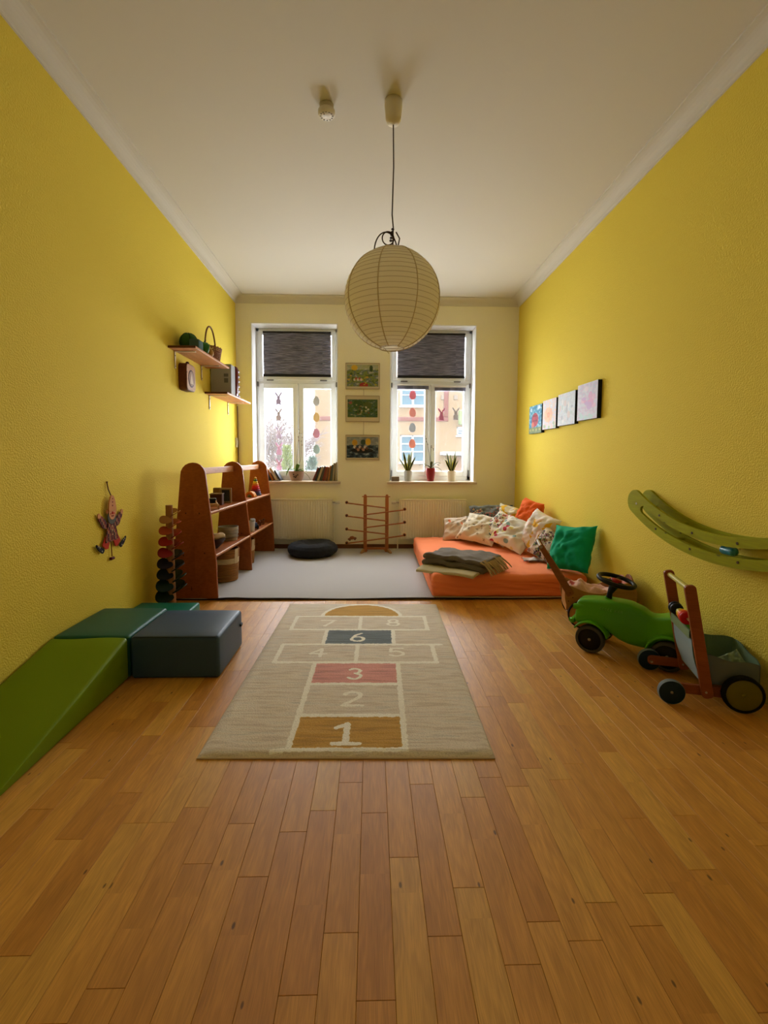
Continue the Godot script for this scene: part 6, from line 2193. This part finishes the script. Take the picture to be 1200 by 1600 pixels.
# ---------------------------------------------------------------- window sills
func build_sills() -> void:
	var y := 0.962
	var tints := [[Color(0.52, 0.32, 0.20), "brown"], [Color(0.60, 0.54, 0.42), "beige"], [Color(0.40, 0.16, 0.12), "dark red"], [Color(0.30, 0.30, 0.26), "dark olive"], [Color(0.62, 0.40, 0.18), "ochre"], [Color(0.70, 0.66, 0.58), "cream"], [Color(0.20, 0.20, 0.22), "black"], [Color(0.50, 0.22, 0.18), "brick red"], [Color(0.34, 0.38, 0.36), "grey-green"], [Color(0.56, 0.36, 0.30), "reddish brown"], [Color(0.66, 0.60, 0.48), "sand-coloured"]]
	var lay := [[], []]
	# leaning books: [foot x, height, thickness, lean towards the wall in degrees]
	var place := func(x: float, h: float, t: float, lean: float, k: int, label: String, group: String) -> void:
		var b := thing("picture_book", label, "book", V(x, y, BZ - 0.105), 0.0, group)
		b.rotation.z = deg_to_rad(-lean)
		var cover := mat(tints[k % tints.size()][0], 0.6)
		var s := 1.0 if lean > 0 else -1.0
		# the lower corner on the leaning side touches the sill
		var st := S()
		for e in [-1, 1]: box(st, V(-s * t / 2 + e * (t / 2 - 0.0015), h / 2, 0), V(0.003, h, 0.19), 0.001)
		box(st, V(-s * t / 2, h / 2, 0.094), V(t, h, 0.003), 0.001)
		obj("cover", st, cover, b)
		st = S()
		box(st, V(-s * t / 2, h / 2, -0.003), V(t - 0.006, h - 0.01, 0.184))
		obj("pages", st, mat(Color(0.84, 0.80, 0.70), 0.8), b)
	var words := ["leaning at the left end", "second from the left end", "third from the left end", "fourth from the left end", "fifth from the left end", "sixth from the left end", "nearest the orchid"]
	for k in 7:
		place.call(-1.600 + 0.052 * k, 0.235 - 0.012 * k + 0.02 * (k % 2), 0.020 + 0.006 * (k % 3), -24.0 - 0.8 * k, k, "%s picture book %s of the left window sill" % [tints[k][1], words[k]], "books left of the orchid")
	var words2 := ["nearest the orchid", "second from the orchid", "third from the orchid", "fourth from the orchid", "fifth from the orchid", "sixth from the orchid", "seventh from the orchid", "eighth from the orchid", "ninth from the orchid", "at the wall end"]
	var lean2 := [22.0, 21.0, 19.0, 17.0, 14.0, 11.0, 9.0, 7.0, 5.0, 2.5]
	for k in 10:
		place.call(-0.81 + 0.0355 * k, [0.20, 0.205, 0.21, 0.215, 0.20, 0.20, 0.215, 0.225, 0.25, 0.265][k], 0.022 + 0.004 * (k % 3), lean2[k], (k * 4 + 2) % 11, "%s picture book %s, right group on the left sill" % [tints[(k * 4 + 2) % 11][1], words2[k]], "books right of the orchid")
	# orchid on the left sill
	var o := thing("potted_orchid", "orchid with drooping leaves in a wide beige pot on the left sill", "plant", V(-1.065, y, BZ - 0.10))
	pot(o, 0.075, 0.115, 0.135, mat(Color(0.62, 0.50, 0.42), 0.5), true)
	for q in [[200.0, 0.22, 0.09, -0.9], [170.0, 0.16, 0.03, -0.25], [20.0, 0.19, 0.05, -0.35], [-12.0, 0.24, 0.02, -0.75], [60.0, 0.12, 0.10, 0.1], [-40.0, 0.15, 0.03, -0.5]]:
		strap_leaf(o, V(0, 0.13, 0), q[0], q[1], 0.028, q[2], q[3], mat(Color(0.26, 0.38, 0.12), 0.4, {"backlight_enabled": true, "backlight": Color(0.3, 0.35, 0.1)}))
	stem(o, [V(0.0, 0.12, 0), V(0.012, 0.35, 0.0), V(0.03, 0.56, 0.0), V(0.045, 0.72, 0.01)])
	stem(o, [V(0.01, 0.12, 0.01), V(0.06, 0.30, 0.0), V(0.075, 0.50, 0.0), V(0.08, 0.66, 0.0)])
	# right sill
	var sn := []
	for k in 2:
		var s := thing("snake_plant", "snake plant in a light grey pot, left on the right sill" if k == 0 else "snake plant in a cream pot, right on the right sill", "plant", V([0.52, 1.145][k], y, BZ - 0.11), 0.0, "snake plants")
		pot(s, 0.050, 0.062, 0.15, mat([Color(0.70, 0.70, 0.68), Color(0.86, 0.82, 0.74)][k], 0.5), false)
		var im := Image.create(16, 64, false, Image.FORMAT_RGB8)
		for yy in 64:
			for xx in 16:
				var c := Color(0.08, 0.12, 0.07) if (xx + yy / 3) % 5 < 3 else Color(0.16, 0.24, 0.13)
				if xx < 3 or xx > 12: c = Color(0.72, 0.68, 0.28)
				im.set_pixel(xx, yy, c)
		var leafm := textured(ImageTexture.create_from_image(im), 0.4)
		for i in 9:
			var a := TAU * i / 9.0 + k * 0.5
			var lean: float = [0.10, 0.42, 0.30, 0.46, 0.16, 0.50, 0.34, 0.22, 0.40][i]
			var h: float = [0.31, 0.23, 0.26, 0.20, 0.29, 0.22, 0.25, 0.27, 0.18][i]
			blade(s, V(cos(a) * 0.018, 0.135, sin(a) * 0.018), V(cos(a) * lean, 1.0, sin(a) * lean * 0.7).normalized(), h, 0.030, a, leafm)
	var oc := thing("potted_orchid", "orchid in a tapered dark red pot in the middle of the right sill", "plant", V(0.845, y, BZ - 0.11))
	pot(oc, 0.045, 0.072, 0.185, mat(Color(0.52, 0.12, 0.13), 0.4), false)
	for q in [[175.0, 0.17, 0.07, -0.1], [5.0, 0.19, 0.04, -0.55], [30.0, 0.15, 0.08, 0.05], [150.0, 0.12, 0.05, -0.2], [-20.0, 0.14, 0.06, -0.1], [80.0, 0.09, 0.09, 0.2]]:
		strap_leaf(oc, V(0, 0.18, 0), q[0], q[1], 0.018, q[2], q[3], mat(Color(0.30, 0.36, 0.18), 0.4))
	stem(oc, [V(0.0, 0.17, 0), V(-0.02, 0.36, 0.0), V(-0.05, 0.52, 0.0), V(-0.085, 0.64, 0.0)])
	stem(oc, [V(0.01, 0.17, 0), V(-0.005, 0.35, 0.0), V(0.0, 0.50, 0.0), V(0.045, 0.44, 0.0)])
	var bx := thing("patterned_box", "tiny box with dark speckled pattern at the left end of the right sill", "box", V(0.335, y, BZ - 0.06))
	var st := S()
	box(st, V(0, 0.033, 0), V(0.11, 0.066, 0.07), 0.003)
	obj("body", st, mat(Color(0.58, 0.50, 0.42), 0.7), bx)
	st = S()
	for k in 12: box(st, V(-0.043 + 0.0173 * (k % 6), 0.02 + 0.026 * (k / 6), 0.036), V(0.009, 0.012 + 0.004 * (k % 2), 0.002), 0.0)
	obj("speckle", st, mat(Color(0.14, 0.12, 0.11), 0.7), bx)

func pot(parent: Node3D, r0: float, r1: float, h: float, m: Material, spots: bool) -> void:
	var st := S()
	lathe(st, [Vector2(0, 0), Vector2(r0, 0), Vector2(r0, 0), Vector2(lerpf(r0, r1, 0.6), h * 0.5), Vector2(r1, h), Vector2(r1, h), Vector2(r1 - 0.006, h), Vector2(r1 - 0.008, h - 0.02), Vector2(0, h - 0.022)], 28)
	obj("pot", st, m, parent)
	st = S()
	ball(st, V(0, h - 0.022, 0), V(r1 - 0.01, 0.012, r1 - 0.01), 16, 6)
	obj("soil", st, mat(Color(0.16, 0.11, 0.07), 0.95), parent)
	if spots:
		st = S()
		for q in [[-0.15, 0.085], [0.1, 0.06], [0.0, 0.05], [-0.05, 0.07], [0.12, 0.09]]:
			var a: float = PI / 2 + q[0] * 2.0
			var rr := lerpf(r0, r1, 0.2 + 0.8 * q[1] / h) + 0.004
			ball(st, V(cos(a) * rr, q[1], sin(a) * rr), V(0.010, 0.010, 0.005), 8, 6)
		obj("motif", st, mat(Color(0.20, 0.12, 0.09), 0.6), parent)

func strap_leaf(parent: Node3D, p: Vector3, dir: float, l: float, w: float, rise: float, droop: float, m: Material) -> void:
	var st := S()
	var d := V(cos(deg_to_rad(dir)), 0, sin(deg_to_rad(dir)))
	var s := V(-d.z, 0, d.x)
	for side in 2:
		grid(st, 10, 4, func(u: float, v: float) -> Vector3:
			var vv := v if side == 0 else 1 - v
			var wide := w * pow(sin(PI * clampf(u * 0.92 + 0.08, 0.0, 1.0)), 0.6)
			return p + d * l * u * (1.0 - 0.25 * u * absf(droop)) + V(0, rise * sin(u * PI * 0.7) + droop * l * u * u * 0.75, 0) + s * (vv - 0.5) * 2.0 * wide + V(0, 0.012 * absf(vv - 0.5) + (0.0 if side == 1 else -0.002), 0))
	obj("leaf", st, m, parent)

func blade(parent: Node3D, p: Vector3, dir: Vector3, h: float, w: float, a: float, m: Material) -> void:
	var st := S()
	var s := V(-sin(a * 1.7), 0, cos(a * 1.7))
	if absf(s.x) < 0.5: s = V(0.8 * signf(s.x + 0.01), 0, s.z).normalized()
	var out := V(dir.x, 0, dir.z)
	for side in 2:
		grid(st, 4, 8, func(u: float, v: float) -> Vector3:
			var uu := u if side == 0 else 1 - u
			var wide := w * (0.65 + 0.6 * v) * (1.0 - pow(v, 3.0))
			return p + dir * h * v + out * h * 0.25 * v * v + s * (uu - 0.5) * 2.0 * wide * 0.8 + V(0, 0, 0.003 * (1 if side == 0 else -1) * (1 - v)))
	obj("leaf", st, m, parent)

func stem(parent: Node3D, pts: Array) -> void:
	var st := S()
	var cur := Curve3D.new()
	for p in pts: cur.add_point(p)
	tube(st, pts, [0.004, 0.0035, 0.003, 0.002], 6)
	for k in 4:
		var p: Vector3 = pts[2].lerp(pts[3], k / 3.0)
		ball(st, p + V(0.006 * (1 if k % 2 == 0 else -1), 0.004, 0), V(0.006, 0.008, 0.006), 8, 6)
	obj("flower_stem", st, mat(Color(0.36, 0.30, 0.22), 0.6), parent)

# ---------------------------------------------------------------- small wall things
func build_small() -> void:
	var s := thing("blind_switch", "small white switch on the left wall near the window corner", "switch", V(LX, 1.49, -6.40))
	var st := S()
	rbox(st, V(0.008, 0, 0), V(0.018, 0.13, 0.07), 0.006, 1)
	obj("plate", st, mat(Color(0.86, 0.83, 0.76), 0.4), s)
	st = S()
	box(st, V(0.019, 0.0, 0), V(0.006, 0.06, 0.04), 0.002)
	obj("rocker", st, mat(Color(0.90, 0.88, 0.84), 0.4), s)
	st = S()
	tube(st, [V(LX + 0.012, 1.99, BZ + 0.012), V(LX + 0.012, 1.55, BZ + 0.012), V(LX + 0.014, 1.3, BZ + 0.012), V(LX + 0.012, 0.4, BZ + 0.012)], 0.004, 6)
	var o := obj("wall_cable", st, mat(Color(0.30, 0.25, 0.16), 0.7))
	tag(o, "thin dark cable running down the corner left of the window", "cable")
